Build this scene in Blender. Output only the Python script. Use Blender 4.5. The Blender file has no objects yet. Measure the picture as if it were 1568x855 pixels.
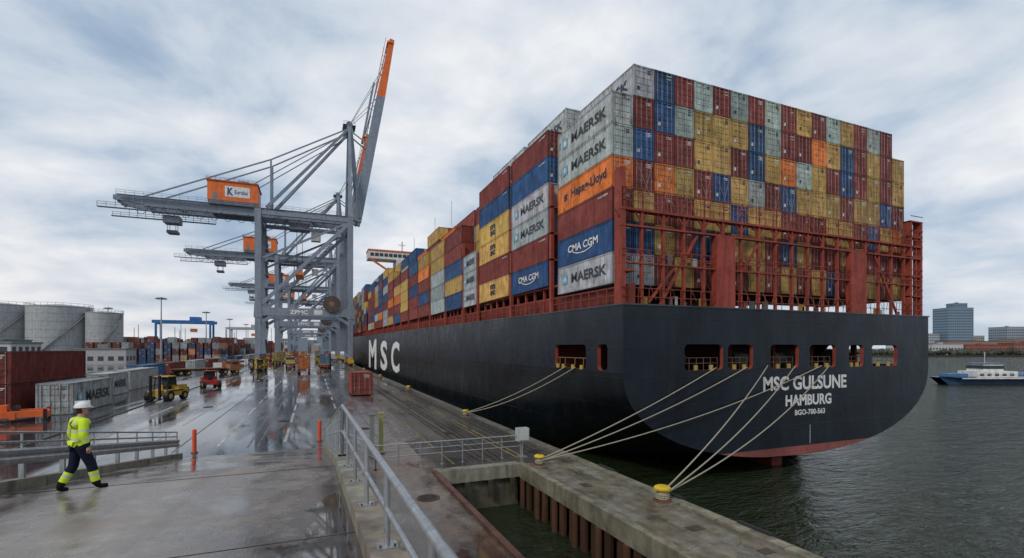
import bpy, math, random
from mathutils import Vector, Matrix
random.seed(7)
S=bpy.context.scene
R=math.radians
ZQ=-5.5; ZW=-7.4
# ------------------------------------------------------------ materials
def N(nt,t,**k):
    n=nt.nodes.new(t)
    for a,b in k.items(): setattr(n,a,b)
    return n
def ramp(nt,pts,src=None):
    n=N(nt,'ShaderNodeValToRGB'); e=n.color_ramp.elements
    while len(e)<len(pts): e.new(.5)
    for el,(p,c) in zip(e,pts):
        el.position=p; el.color=(c,c,c,1) if not isinstance(c,tuple) else c+(1,)
    if src is not None: nt.links.new(src,n.inputs[0])
    return n
def noise(nt,coord,scale,detail=6,rough=.6,sc=(1,1,1),dist=0,loc=(0,0,0)):
    m=N(nt,'ShaderNodeMapping'); m.inputs['Scale'].default_value=sc; m.inputs['Location'].default_value=loc
    nt.links.new(coord,m.inputs[0])
    n=N(nt,'ShaderNodeTexNoise'); n.inputs['Scale'].default_value=scale
    n.inputs['Detail'].default_value=detail; n.inputs['Roughness'].default_value=rough; n.inputs['Distortion'].default_value=dist
    nt.links.new(m.outputs[0],n.inputs['Vector']); return n.outputs['Fac']
def mixc(nt,a,b,f,mode='MIX'):
    n=N(nt,'ShaderNodeMix',data_type='RGBA',blend_type=mode)
    for i,v in ((0,f),(6,a),(7,b)):
        if isinstance(v,(int,float)): n.inputs[i].default_value=v
        elif isinstance(v,tuple): n.inputs[i].default_value=v+(1,)
        else: nt.links.new(v,n.inputs[i])
    return n.outputs[2]
def math_(nt,op,a,b=None,clamp=False):
    n=N(nt,'ShaderNodeMath',operation=op,use_clamp=clamp)
    for i,v in ((0,a),(1,b)):
        if v is None: continue
        if isinstance(v,(int,float)): n.inputs[i].default_value=v
        else: nt.links.new(v,n.inputs[i])
    return n.outputs[0]
def newmat(name):
    m=bpy.data.materials.new(name); m.use_nodes=True; nt=m.node_tree
    b=nt.nodes['Principled BSDF']
    tc=N(nt,'ShaderNodeTexCoord'); return m,nt,b,tc.outputs['Object']
def bump(nt,b,h,dist,strength=1.0):
    n=N(nt,'ShaderNodeBump'); n.inputs['Strength'].default_value=strength; n.inputs['Distance'].default_value=dist
    nt.links.new(h,n.inputs['Height']); nt.links.new(n.outputs[0],b.inputs['Normal'])
def paint(name,rough=.5,metal=0.,dirt=.35,rust=.0,corr=False,streak=6.,spec=.4,bmp=.004,dscale=1.2,rustc=(.12,.045,.02)):
    m,nt,b,co=newmat(name)
    at=N(nt,'ShaderNodeAttribute',attribute_name='Col')
    n1=noise(nt,co,dscale,8,.65); n2=noise(nt,co,streak,5,.6,(1,1,.12))
    r1=ramp(nt,[(.3,1-dirt),(.62,1.0)],n1); r2=ramp(nt,[(.35,1-dirt*.8),(.6,1.0)],n2)
    c=mixc(nt,at.outputs['Color'],r1.outputs[0],1.,'MULTIPLY'); c=mixc(nt,c,r2.outputs[0],1.,'MULTIPLY')
    if rust>0:
        n3=noise(nt,co,streak*.8,8,.7,(1,1,.35),loc=(3,5,1)); r3=ramp(nt,[(.66-rust*.25,0.),(.72-rust*.2,.8)],n3)
        c=mixc(nt,c,rustc,r3.outputs[0])
    nt.links.new(c,b.inputs['Base Color'])
    rr=ramp(nt,[(.3,min(1,rough+.2)),(.7,max(0,rough-.1))],n1); nt.links.new(rr.outputs[0],b.inputs['Roughness'])
    b.inputs['Metallic'].default_value=metal; b.inputs['Specular IOR Level'].default_value=spec
    h=n2
    if corr:
        w=N(nt,'ShaderNodeTexWave',wave_type='BANDS',bands_direction='Y',wave_profile='SIN'); w.inputs['Scale'].default_value=1.75
        nt.links.new(co,w.inputs['Vector']); w.inputs['Distortion'].default_value=0
        g=N(nt,'ShaderNodeNewGeometry'); sp=N(nt,'ShaderNodeSeparateXYZ'); nt.links.new(g.outputs['Normal'],sp.inputs[0])
        f=math_(nt,'ABSOLUTE',sp.outputs[0]); h=math_(nt,'MULTIPLY',w.outputs['Fac'],f)
        bump(nt,b,h,.04,.9)
    else: bump(nt,b,h,bmp,.6)
    return m
M_CONT=paint('container_paint',.55,0,.44,.34,False,4.5,.25)
M_CORR=paint('container_paint_corrugated',.55,0,.44,.34,True,4.5,.25)
M_STEEL=paint('painted_steel',.45,0,.25,.12,False,1.5,.4)
M_RUST=paint('red_oxide_steel',.6,0,.38,.25,False,4.,.3)
M_GALV=paint('galvanised_steel',.42,.75,.3,.04,False,8.,.5,dscale=5)
M_PLAIN=paint('plain_surface',.55,0,.15,0,False,6.,.4)
M_TEXT=paint('lettering_paint',.55,0,.22,0.12,False,4.,.3)
M_CLOTH=paint('cloth',.85,0,.12,0,False,25.,.15,bmp=.01,dscale=14)
M_CONC=paint('weathered_concrete',.7,0,.5,.2,False,2.5,.3,bmp=.03,dscale=1.6,rustc=(.07,.06,.03))
def hullmat():
    m,nt,b,co=newmat('hull_paint')
    at=N(nt,'ShaderNodeAttribute',attribute_name='Col')
    n1=noise(nt,co,.25,8,.6); n2=noise(nt,co,1.6,7,.65,(1,.6,.07)); n3=noise(nt,co,.9,8,.65,(1,1,.5),loc=(4,4,4))
    r1=ramp(nt,[(.35,.65),(.65,1.3)],n1); r2=ramp(nt,[(.5,0.),(.78,.35)],n2)
    c=mixc(nt,at.outputs['Color'],r1.outputs[0],1.,'MULTIPLY'); c=mixc(nt,c,(.03,.037,.047),r2.outputs[0])
    sp=N(nt,'ShaderNodeSeparateXYZ'); nt.links.new(co,sp.inputs[0])
    r4=ramp(nt,[(.67,0.),(.76,.4)],noise(nt,co,2.2,8,.7,(1,1,.14),loc=(1,8,2))); c=mixc(nt,c,(.055,.04,.03),r4.outputs[0])
    nt.links.new(c,b.inputs['Base Color'])
    nt.links.new(ramp(nt,[(.35,.22),(.7,.42)],n3).outputs[0],b.inputs['Roughness'])
    b.inputs['Specular IOR Level'].default_value=.22
    br=N(nt,'ShaderNodeTexBrick'); br.inputs['Scale'].default_value=1; br.inputs['Brick Width'].default_value=6; br.inputs['Row Height'].default_value=1.55
    br.inputs['Mortar Size'].default_value=.02; br.inputs['Mortar Smooth'].default_value=1
    cb=N(nt,'ShaderNodeCombineXYZ')
    nt.links.new(math_(nt,'ADD',sp.outputs[0],sp.outputs[1]),cb.inputs[0]); nt.links.new(sp.outputs[2],cb.inputs[1]); nt.links.new(cb.outputs[0],br.inputs['Vector'])
    h=math_(nt,'ADD',math_(nt,'MULTIPLY',n3,.5),math_(nt,'MULTIPLY',br.outputs['Fac'],.14)); 
    bump(nt,b,h,.12,.6)
    return m
M_HULL=hullmat()
def ground(name,dark,light,wet_lo,wet_hi,stretch,brown=None,puddle=.5,scale=.35,spec=.7):
    m,nt,b,co=newmat(name)
    n1=noise(nt,co,scale,10,.65,stretch); n2=noise(nt,co,2.5,10,.7); n3=noise(nt,co,30,4,.6); n4=noise(nt,co,.12,5,.5,(1,.5,1),loc=(7,3,0))
    c=mixc(nt,dark,light,ramp(nt,[(.32,0.),(.7,1.)],n1).outputs[0])
    c=mixc(nt,c,ramp(nt,[(.3,.5),(.65,1.2)],n2).outputs[0],1.,'MULTIPLY')
    c=mixc(nt,c,ramp(nt,[(.3,.7),(.7,1.25)],n3).outputs[0],1.,'MULTIPLY')
    if brown: c=mixc(nt,c,brown,ramp(nt,[(.46,0.),(.62,.7)],noise(nt,co,.6,8,.7,loc=(9,9,9))).outputs[0])
    tr=ramp(nt,[(.45,1.),(.62,.68)],noise(nt,co,1.,4,.6,(1,.03,1),loc=(2,2,2))); c=mixc(nt,c,tr.outputs[0],1.,'MULTIPLY')
    # fine cracks
    vo=N(nt,'ShaderNodeTexVoronoi',feature='DISTANCE_TO_EDGE'); vo.inputs['Scale'].default_value=.38
    mp=N(nt,'ShaderNodeMixRGB') if False else None
    dn=N(nt,'ShaderNodeTexNoise'); dn.inputs['Scale'].default_value=1.1; dn.inputs['Detail'].default_value=5; nt.links.new(co,dn.inputs['Vector'])
    va=N(nt,'ShaderNodeVectorMath',operation='ADD'); nt.links.new(co,va.inputs[0]); nt.links.new(dn.outputs['Color'],va.inputs[1]); nt.links.new(va.outputs[0],vo.inputs['Vector'])
    ck=math_(nt,'MULTIPLY',ramp(nt,[(.002,1.),(.009,0.)],vo.outputs['Distance']).outputs[0],ramp(nt,[(.5,0.),(.56,.75)],n4).outputs[0])
    c=mixc(nt,c,(.03,.028,.024),ck)
    wet=ramp(nt,[(puddle-.06,1.),(puddle+.045,0.)],math_(nt,'ADD',math_(nt,'MULTIPLY',n1,.6),math_(nt,'MULTIPLY',n4,.4)))
    c=mixc(nt,c,mixc(nt,c,(.5,.5,.5),1.,'MULTIPLY'),wet.outputs[0])
    nt.links.new(c,b.inputs['Base Color'])
    rr=ramp(nt,[(0.,wet_hi),(1.,wet_lo)],wet.outputs[0]); 
    r2=math_(nt,'ADD',rr.outputs[0],math_(nt,'MULTIPLY',math_(nt,'SUBTRACT',n2,.5),math_(nt,'SUBTRACT',.4,math_(nt,'MULTIPLY',wet.outputs[0],.3))),True); nt.links.new(r2,b.inputs['Roughness'])
    b.inputs['Specular IOR Level'].default_value=spec
    dry=math_(nt,'SUBTRACT',1.02,wet.outputs[0])
    bump(nt,b,math_(nt,'MULTIPLY',math_(nt,'ADD',math_(nt,'MULTIPLY',n2,.6),n3),dry),.008,.5)
    return m
M_QUAY=ground('wet_asphalt',(.095,.095,.10),(.20,.198,.20),.05,.28,(1,.12,1),None,.53,spec=.85)
M_APRON=ground('wet_apron_concrete',(.07,.063,.053),(.15,.14,.12),.07,.38,(1,.3,1),(.11,.08,.055),.48)
M_RAMP=ground('wet_ramp_concrete',(.155,.13,.112),(.31,.27,.235),.02,.34,(1,.5,1),(.20,.14,.105),.485,.55,.75)
M_SLAB=ground('slab_concrete',(.13,.105,.09),(.26,.22,.185),.05,.42,(1,.5,1),(.18,.115,.08),.47,.6)
M_PIER=ground('pier_concrete',(.11,.10,.07),(.28,.255,.205),.2,.6,(1,.5,1),(.11,.08,.035),.43,.9)
def water():
    m,nt,b,co=newmat('harbour_water')
    n1=noise(nt,co,.9,5,.6,(.55,1.3,1),.6); n2=noise(nt,co,.13,4,.5,(1,1.4,1)); n3=noise(nt,co,3.0,4,.6,(.6,1.3,1),.6)
    b.inputs['Base Color'].default_value=(.016,.024,.010,1); b.inputs['Roughness'].default_value=.04; b.inputs['IOR'].default_value=1.33
    b.inputs['Specular IOR Level'].default_value=.36
    h=math_(nt,'ADD',math_(nt,'ADD',n1,math_(nt,'MULTIPLY',n2,1.4)),math_(nt,'MULTIPLY',n3,.42))
    bump(nt,b,h,.55,1.); return m
M_WATER=water()
# ------------------------------------------------------------ mesh builder
class MB:
    def __init__(s): s.v=[];s.f=[];s.c=[];s.m=[];s.mats=[];s.X=None;s.sm=[]
    def mi(s,m):
        if m not in s.mats: s.mats.append(m)
        return s.mats.index(m)
    def poly(s,pts,col,mat,smooth=False):
        i=len(s.v)
        for p in pts:
            p=Vector(p); s.v.append(tuple(s.X@p) if s.X else tuple(p))
        s.f.append(tuple(range(i,i+len(pts)))); s.c.append(col); s.m.append(s.mi(mat)); s.sm.append(smooth)
    def mesh(s,vs,fs,col,mat,smooth=False):
        i=len(s.v); k=s.mi(mat)
        for p in vs:
            p=Vector(p); s.v.append(tuple(s.X@p) if s.X else tuple(p))
        for f in fs: s.f.append(tuple(a+i for a in f)); s.c.append(col); s.m.append(k); s.sm.append(smooth)
    BF=[(0,3,2,1),(4,5,6,7),(0,1,5,4),(1,2,6,5),(2,3,7,6),(3,0,4,7)]
    def box(s,x0,y0,z0,x1,y1,z1,col,mat):
        s.mesh([(x0,y0,z0),(x1,y0,z0),(x1,y1,z0),(x0,y1,z0),(x0,y0,z1),(x1,y0,z1),(x1,y1,z1),(x0,y1,z1)],s.BF,col,mat)
    def frame(s,p,q,up=(0,0,1)):
        p=Vector(p);q=Vector(q);d=(q-p).normalized();u=Vector(up)
        if abs(d.dot(u))>.99: u=Vector((0,1,0))
        a=d.cross(u).normalized(); b=a.cross(d).normalized(); return p,q,a,b
    def beam(s,p,q,w,h,col,mat,w2=None,h2=None):
        p,q,a,b=s.frame(p,q); w2=w2 or w; h2=h2 or h
        vs=[p-a*w/2-b*h/2,p+a*w/2-b*h/2,p+a*w/2+b*h/2,p-a*w/2+b*h/2,q-a*w2/2-b*h2/2,q+a*w2/2-b*h2/2,q+a*w2/2+b*h2/2,q-a*w2/2+b*h2/2]
        s.mesh(vs,[(0,1,2,3),(7,6,5,4),(4,5,1,0),(5,6,2,1),(6,7,3,2),(7,4,0,3)],col,mat)
    def cyl(s,p,q,r,col,mat,n=10,r2=None,cap=True):
        p,q,a,b=s.frame(p,q); r2=r if r2 is None else r2; vs=[]
        for i in range(n):
            t=2*math.pi*i/n; e=a*math.cos(t)+b*math.sin(t); vs+= [p+e*r,q+e*r2]
        fs=[(2*i,2*i+1,(2*i+3)%(2*n),(2*i+2)%(2*n)) for i in range(n)]
        s.mesh(vs,[f[::-1] for f in fs],col,mat,True)
        if cap:
            s.poly([vs[2*i] for i in range(n)] if r>0 else [],col,mat) if r>0 else None
            if r2>0: s.poly([vs[2*i+1] for i in range(n)][::-1],col,mat)
    def tube(s,pts,r,col,mat,n=6):
        for a,b in zip(pts[:-1],pts[1:]): s.cyl(a,b,r,col,mat,n,cap=False)
    def ball(s,c,r,col,mat,sc=(1,1,1),nu=12,nv=8,v0=0,v1=1):
        vs=[];fs=[];c=Vector(c)
        for j in range(nv+1):
            ph=math.pi*(v0+(v1-v0)*j/nv)
            for i in range(nu):
                t=2*math.pi*i/nu; vs.append(c+Vector((r*sc[0]*math.sin(ph)*math.cos(t),r*sc[1]*math.sin(ph)*math.sin(t),r*sc[2]*math.cos(ph))))
        for j in range(nv):
            for i in range(nu): k=(i+1)%nu; fs.append((j*nu+i,(j+1)*nu+i,(j+1)*nu+k,j*nu+k))
        s.mesh(vs,fs,col,mat,True)
    def text(s,body,C,U,V,w,h,col,mat,bold=.02):
        cu=bpy.data.curves.new('t','FONT'); cu.body=body; cu.size=1; cu.offset=bold; cu.resolution_u=3
        ob=bpy.data.objects.new('t',cu); S.collection.objects.link(ob)
        bpy.context.view_layer.update()
        me=bpy.data.meshes.new_from_object(ob.evaluated_get(bpy.context.evaluated_depsgraph_get()))
        xs=[v.co.x for v in me.vertices]; ys=[v.co.y for v in me.vertices]
        if xs:
            x0,x1,y0,y1=min(xs),max(xs),min(ys),max(ys); C=Vector(C);U=Vector(U);V=Vector(V)
            vs=[C+U*((v.co.x-x0)/(x1-x0)-.5)*w+V*((v.co.y-y0)/(y1-y0)-.5)*h for v in me.vertices]
            s.mesh(vs,[tuple(p.vertices) for p in me.polygons],col,mat)
        bpy.data.objects.remove(ob); bpy.data.curves.remove(cu); bpy.data.meshes.remove(me)
    def build(s,name,parent=None):
        me=bpy.data.meshes.new(name); me.from_pydata(s.v,[],s.f)
        for m in s.mats: me.materials.append(m)
        me.polygons.foreach_set('material_index',s.m); me.polygons.foreach_set('use_smooth',s.sm)
        a=me.color_attributes.new(name='Col',type='FLOAT_COLOR',domain='CORNER'); d=[]
        for f,c in zip(s.f,s.c): d+= [c[0],c[1],c[2],1.]*len(f)
        a.data.foreach_set('color',d); me.update()
        ob=bpy.data.objects.new(name,me); S.collection.objects.link(ob)
        if parent: ob.parent=parent
        return ob
def empty(name,loc=(0,0,0)):
    e=bpy.data.objects.new(name,None); S.collection.objects.link(e); e.empty_display_size=.5; return e
# ------------------------------------------------------------ colours
G=(.50,.54,.56);B=(.03,.10,.25);Rd=(.27,.056,.046);Y=(.64,.41,.12);O=(.88,.25,.05);W=(.46,.55,.53);D=(.17,.036,.03)
STEEL=(.235,.28,.345);REDOX=(.34,.065,.042);GAL=(.46,.48,.50);YEL=(.75,.50,.03);BLK=(.015,.015,.016);WH=(.78,.78,.76)
CM={'G':G,'B':B,'R':Rd,'Y':Y,'O':O,'W':W,'D':D}
def jit(c,a=.12):
    k=1+random.uniform(-a,a); return tuple(max(0,x*k*(1+random.uniform(-.05,.05))) for x in c)
def container(mb,x,y,z,w,l,h,col,det=1,doors=True,gap=.028):
    """long axis along Y; x,y,z = low corner"""
    x0,x1=x+gap,x+w-gap; y0,y1=y+gap,y+l-gap; z0,z1=z+gap*.5,z+h-gap*.5; k=h/2.6
    if det==0: mb.box(x0,y0,z0,x1,y1,z1,col,M_CORR); return
    p=.13*k; e=.055*k; fc=tuple(c*.85 for c in col)
    if det>=1:
        for xx in (x0,x1-p):
            for yy in (y0,y1-p): mb.box(xx,yy,z0,xx+p,yy+p,z1,fc,M_CONT)
            for zz in (z0,z1-p*.9): mb.box(xx,y0+p,zz,xx+p,y1-p,zz+p*.9,fc,M_CONT)
        for yy in (y0,y1-p):
            for zz in (z0,z1-p*.9): mb.box(x0+p,yy,zz,x1-p,yy+p,zz+p*.9,fc,M_CONT)
        for xx in (x0-.004,x1-p*1.3+.004):   # corner castings
            for zz in (z0-.004,z1-p*1.1+.004): mb.box(xx,y0-.006,zz,xx+p*1.3,y0+p*1.2,zz+p*1.1,tuple(c*.5+.02 for c in col),M_CONT)
    bm=M_CORR if det==1 else M_CONT
    if det==1: mb.box(x0+e,y0+e,z0+e,x1-e,y1-e,z1-e,col,bm)
    else:
        mb.box(x0+e+.06*k,y0+e,z0+e,x1-e-.06*k,y1-e,z1-e,col,bm)
        n=int((y1-y0-2*p)/(.28*k)); st=(y1-y0-2*p)/n
        for side in (0,1):
            xa,xb=(x0+.012*k,x0+.012*k+.05*k) if side==0 else (x1-.012*k,x1-.062*k)
            vs=[];fs=[]; za,zb=z0+p*.9,z1-p*.9
            for i in range(n):
                yy=y0+p+i*st
                for (t,xx) in ((0,xb),(.25,xa),(.5,xa),(.75,xb)): vs+=[(xx,yy+t*st,za),(xx,yy+t*st,zb)]
            vs+=[(xb,y1-p,za),(xb,y1-p,zb)]
            m=len(vs)//2
            for i in range(m-1):
                f=(2*i,2*i+1,2*i+3,2*i+2); fs.append(f if side==0 else f[::-1])
            mb.mesh(vs,fs,col,M_CONT)
    if doors:
        xm=(x0+x1)/2; yd=y0+e
        mb.box(xm-.012*k,yd-.02*k,z0+p,xm+.012*k,yd,z1-p,tuple(c*.25 for c in col),M_CONT)
        for t in (.14,.36,.64,.86):
            xx=x0+(x1-x0)*t; g=tuple(.6*c+.2 for c in col)
            mb.box(xx-.028*k,yd-.06*k,z0+.03,xx+.028*k,yd-.01*k,z1-.03,g,M_CONT)
            mb.box(xx-.06*k,yd-.07*k,z0+.3*h,xx+.06*k,yd-.02*k,z0+.36*h,g,M_CONT)
        for t in (.22,.42,.62,.82):
            zz=z0+(z1-z0)*t; mb.box(x0+p,yd-.018*k,zz-.025*k,x1-p,yd-.002,zz+.025*k,tuple(c*.5 for c in col),M_CONT)
        lc=(.65,.65,.62) if sum(col)<1.2 else (.05,.05,.07)
        for i in range(3):
            if random.random()<.75:
                zz=z1-(.32+.13*i)*k; mb.poly([(xm+.2*k,yd-.0225*k,zz),(xm+(.55+random.uniform(0,.4))*k,yd-.0225*k,zz),(xm+(.75)*k,yd-.0225*k,zz+.07*k),(xm+.2*k,yd-.0225*k,zz+.07*k)],lc,M_TEXT)
        if random.random()<.5:
            mb.box(x0+.25*k,yd-.03*k,z0+.55*k,x0+.6*k,yd-.02*k,z0+.85*k,lc,M_TEXT)
NAVY=(.025,.04,.075)
def star(mb,C,U,V,r,bg=(.16,.42,.60)):
    C=Vector(C);U=Vector(U);V=Vector(V);Nn=U.cross(V)
    mb.poly([C-U*r-V*r,C+U*r-V*r,C+U*r+V*r,C-U*r+V*r],bg,M_TEXT)
    pts=[]
    for i in range(14):
        a=math.pi*i/7+math.pi/2; rr=r*.86 if i%2==0 else r*.36
        pts.append(C+Nn*.004+U*math.cos(a)*rr+V*math.sin(a)*rr)
    cc=C+Nn*.004
    for i in range(14): mb.poly([cc,pts[i],pts[(i+1)%14]],(.75,.78,.8),M_TEXT)
def label(mb,kind,x,y,z,l,h,side=-1):
    U=Vector((0,-1,0)) if side<0 else Vector((0,1,0)); V=Vector((0,0,1))
    def P(u,v): return (x,(y+l*(1-u)) if side<0 else (y+l*u),z+h*v)
    if kind=='M':
        star(mb,P(.16,.5),U,V,h*.17); mb.text('MAERSK',P(.60,.5),U,V,l*.62,h*.34,(.05,.06,.075),M_TEXT,.025)
    elif kind=='H':
        mb.text('Hapag-Lloyd',P(.60,.5),U,V,l*.62,h*.40,NAVY,M_TEXT,.02)
        c=Vector(P(.17,.5)); 
        for dv in (-.1,.1): mb.poly([c+U*(-.22)+V*(dv-.09),c+U*.12+V*(dv-.09),c+U*.24+V*(dv+.09),c+U*(-.1)+V*(dv+.09)],NAVY,M_TEXT)
    elif kind=='C':
        mb.text('CMA CGM',P(.5,.55),U,V,l*.55,h*.26,WH,M_TEXT,.025)
        pts=[Vector(P(.32+.36*t,.28+.11*(2*t-1)**2)) for t in [i/8 for i in range(9)]]
        for a,b in zip(pts[:-1],pts[1:]): mb.poly([a,b,b+V*.035*h,a+V*.035*h],WH,M_TEXT)
    elif kind=='S':
        mb.text('m',P(.5,.66),U,V,l*.17,h*.24,NAVY,M_TEXT,.05); mb.text('sc',P(.5,.36),U,V,l*.17,h*.24,NAVY,M_TEXT,.05)
# ------------------------------------------------------------ WORLD
w=bpy.data.worlds.new('World'); S.world=w; w.use_nodes=True; nt=w.node_tree
bg=nt.nodes['Background']
tc=N(nt,'ShaderNodeTexCoord'); sp=N(nt,'ShaderNodeSeparateXYZ'); nt.links.new(tc.outputs['Generated'],sp.inputs[0])
zz=math_(nt,'MAXIMUM',sp.outputs[2],0.0); zd=math_(nt,'ADD',zz,.24)
cb=N(nt,'ShaderNodeCombineXYZ'); nt.links.new(math_(nt,'DIVIDE',sp.outputs[0],zd),cb.inputs[0]); nt.links.new(math_(nt,'DIVIDE',sp.outputs[1],zd),cb.inputs[1])
n1=noise(nt,cb.outputs[0],2.1,8,.55,(1,1,1),.2,(2.3,1.1,0)); n2=noise(nt,cb.outputs[0],.8,3,.5,(1,1,1),0,(5.6,2.4,0)); 
nn=math_(nt,'ADD',math_(nt,'MULTIPLY',n1,.55),math_(nt,'MULTIPLY',n2,.45))
cl=ramp(nt,[(.38,(.33,.455,.63)),(.44,(.44,.55,.69)),(.49,(.58,.66,.76)),(.55,(.73,.775,.84)),(.61,(.88,.90,.925))],nn)
sky=N(nt,'ShaderNodeTexSky',sky_type='NISHITA'); sky.sun_disc=False; sky.sun_elevation=R(38); sky.sun_rotation=R(-120)
ms=N(nt,'ShaderNodeVectorMath',operation='SCALE'); ms.inputs[3].default_value=.1; nt.links.new(sky.outputs[0],ms.inputs[0])
fac=ramp(nt,[(.36,.72),(.50,.97)],nn)
c=mixc(nt,ms.outputs[0],cl.outputs[0],fac.outputs[0])
hz=math_(nt,'POWER',math_(nt,'SUBTRACT',1.,zz,True),10.)
lf=ramp(nt,[(.1,(.60,.66,.74)),(.75,(.94,.85,.80))],math_(nt,'ADD',math_(nt,'MULTIPLY',sp.outputs[0],-.6),.4))
c=mixc(nt,c,lf.outputs[0],math_(nt,'MULTIPLY',hz,.65))
nt.links.new(c,bg.inputs[0]); bg.inputs[1].default_value=1.0
sun=bpy.data.lights.new('sun','SUN'); sun.energy=1.5; sun.angle=R(11); sun.color=(1,.92,.82)
so=bpy.data.objects.new('sun',sun); S.collection.objects.link(so)
so.rotation_euler=Vector((.64,.46,-.62)).to_track_quat('-Z','Y').to_euler()
# ------------------------------------------------------------ GROUND / WATER
BIG=6000
mb=MB(); mb.poly([(-BIG,-BIG,ZW),(BIG,-BIG,ZW),(BIG,BIG,ZW),(-BIG,BIG,ZW)],WH,M_WATER); mb.build('harbour_water')
mb=MB()
def gq(x0,y0,x1,y1,z,m,c=(.1,.1,.1)): mb.poly([(x0,y0,z),(x1,y0,z),(x1,y1,z),(x0,y1,z)],c,m)
gq(-1500,-200,.85,2500,ZQ,M_QUAY); gq(.85,28.6,6,2500,ZQ,M_QUAY)
gq(6,21,12.2,2500,ZQ,M_APRON); gq(5,21,6,28.6,ZQ,M_APRON); gq(.85,-200,5,28.6,ZQ,M_SLAB)
random.seed(2); y=21.
while y<300:
    mb.box(11.75,y+.01,ZQ-.3,12.26,y+3.0,ZQ+.06,jit((.2,.185,.155),.12),M_CONC); y+=3.02
mb.poly([(12.2,21,ZW-3),(12.2,2500,ZW-3),(12.2,2500,ZQ-.2),(12.2,21,ZQ-.2)],(.1,.09,.075),M_CONC)
mb.poly([(5.0,21,ZW-3),(9.0,21,ZW-3),(9.0,21,ZQ-.5),(5.0,21,ZQ-.5)],(.14,.13,.09),M_CONC)
mb.box(5.0,20.75,ZQ-.55,9.0,21.3,ZQ+.05,(.30,.28,.22),M_CONC)
mb.poly([(5,-200,ZW-3),(5,21,ZW-3),(5,21,ZQ),(5,-200,ZQ)],(.12,.11,.08),M_CONC)
for i in range(4): mb.box(5.2+i*1.1,20.6,ZQ-1.3,5.4+i*1.1,20.75,ZQ-.55,(.06,.06,.04),M_CONC)
mb.box(4.84,-60,ZQ+.004,5.04,21,ZQ+.10,(.15,.075,.055),M_RUST)
mb.build('quay_ground')
YAW=R(22.5); F=Vector((math.sin(YAW),math.cos(YAW),0)); RT=Vector((math.cos(YAW),-math.sin(YAW),0))
def FR(d,r,z=0): p=F*d+RT*r; return Vector((p.x,p.y,z))
mb=MB()
mb.poly([FR(395,180,ZW+1.4),FR(395,1600,ZW+1.4),FR(3500,4500,ZW+1.4),FR(3500,300,ZW+1.4)],(.12,.11,.09),M_PLAIN)
mb.poly([FR(395,180,ZW-1),FR(395,1600,ZW-1),FR(395,1600,ZW+1.4),FR(395,180,ZW+1.4)],(.06,.055,.05),M_CONC)
mb.build('far_bank')
mb=MB()
random.seed(3)
for X in (-12.2,-8.6,-5.0,-1.6,1.8):
    y=31
    while y<420:
        L=random.uniform(3,9)
        if random.random()<.8: mb.poly([(X,y,ZQ+.004),(X+.16,y,ZQ+.004),(X+.16,y+L,ZQ+.004),(X,y+L,ZQ+.004)],jit((.55,.55,.53),.25),M_CONC)
        y+=L+random.uniform(1,4)
for X in (6.1,9.4,9.75):
    y=22
    while y<400:
        L=random.uniform(2,7); mb.poly([(X,y,ZQ+.004),(X+.11,y,ZQ+.004),(X+.11,y+L,ZQ+.004),(X,y+L,ZQ+.004)],jit((.30,.24,.10),.3),M_CONC); y+=L+random.choice([0,0,.6,1.5])
for X in (-3.4,-2.9,-6.9,3.6):
    mb.poly([(X,30,ZQ+.004),(X+.1,30,ZQ+.004),(X+.1,400,ZQ+.004),(X,400,ZQ+.004)],(.2,.2,.2),M_CONC)
mb.build('lane_markings')
mb=MB()
for X in (-15,10.8,7.6,8.4):
    mb.box(X-.05,22,ZQ+.004,X+.05,600,ZQ+.05,(.2,.17,.14),M_GALV)
    for s in (-.22,.12): mb.poly([(X+s,22,ZQ+.008),(X+s+.1,22,ZQ+.008),(X+s+.1,600,ZQ+.008),(X+s,600,ZQ+.008)],(.03,.028,.025),M_CONC)
mb.build('crane_rail_tracks')
mb=MB()
for (x,y) in ((3.9,17.4),(-2,40),(3.2,34),(8.0,30),(-9,52)):
    mb.cyl((x,y,ZQ+.004),(x,y,ZQ+.03),.42,(.10,.07,.05),M_RUST,20); mb.cyl((x,y,ZQ+.03),(x,y,ZQ+.036),.33,(.03,.025,.02),M_RUST,20)
mb.build('manhole_covers')
# ------------------------------------------------------------ RAMP
def zr(y): return -(1.757+.092*y) if y<12.66 else -(2.92+.162*(y-12.66))
root=empty('access_ramp')
mb=MB()
for a,b in ((-12,12.62),(12.70,28.6)):
    mb.poly([(-6.05,a,zr(a)),(.5,a,zr(a)),(.5,b,zr(b)),(-6.05,b,zr(b))],(.2,.2,.2),M_RAMP)
mb.poly([(-6.05,12.62,zr(12.62)-.03),(.5,12.62,zr(12.62)-.03),(.5,12.7,zr(12.7)-.03),(-6.05,12.7,zr(12.7)-.03)],(.02,.02,.02),M_CONC)
for yj in (6.4,19.5):
    mb.poly([(-6.05,yj,zr(yj)+.003),(.5,yj,zr(yj)+.003),(.5,yj+.025,zr(yj+.025)+.003),(-6.05,yj+.025,zr(yj+.025)+.003)],(.05,.05,.045),M_CONC)
mb.build('roadway',root)
mb=MB()
def kerb(x0,x1,h,skirt=True):
    ys=[-12,12.66,28.6]
    for a,b in zip(ys[:-1],ys[1:]):
        for q in range(int((b-a)/2.6)):
            ya=a+(b-a)*q/int((b-a)/2.6)+.012; yb=a+(b-a)*(q+1)/int((b-a)/2.6)-.012
            vs=[(x0,ya,ZQ-.02),(x1,ya,ZQ-.02),(x1,yb,ZQ-.02),(x0,yb,ZQ-.02),(x0,ya,zr(ya)+h),(x1,ya,zr(ya)+h),(x1,yb,zr(yb)+h),(x0,yb,zr(yb)+h)]
            mb.mesh(vs,MB.BF,jit((.30,.28,.22),.06),M_CONC)
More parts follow.
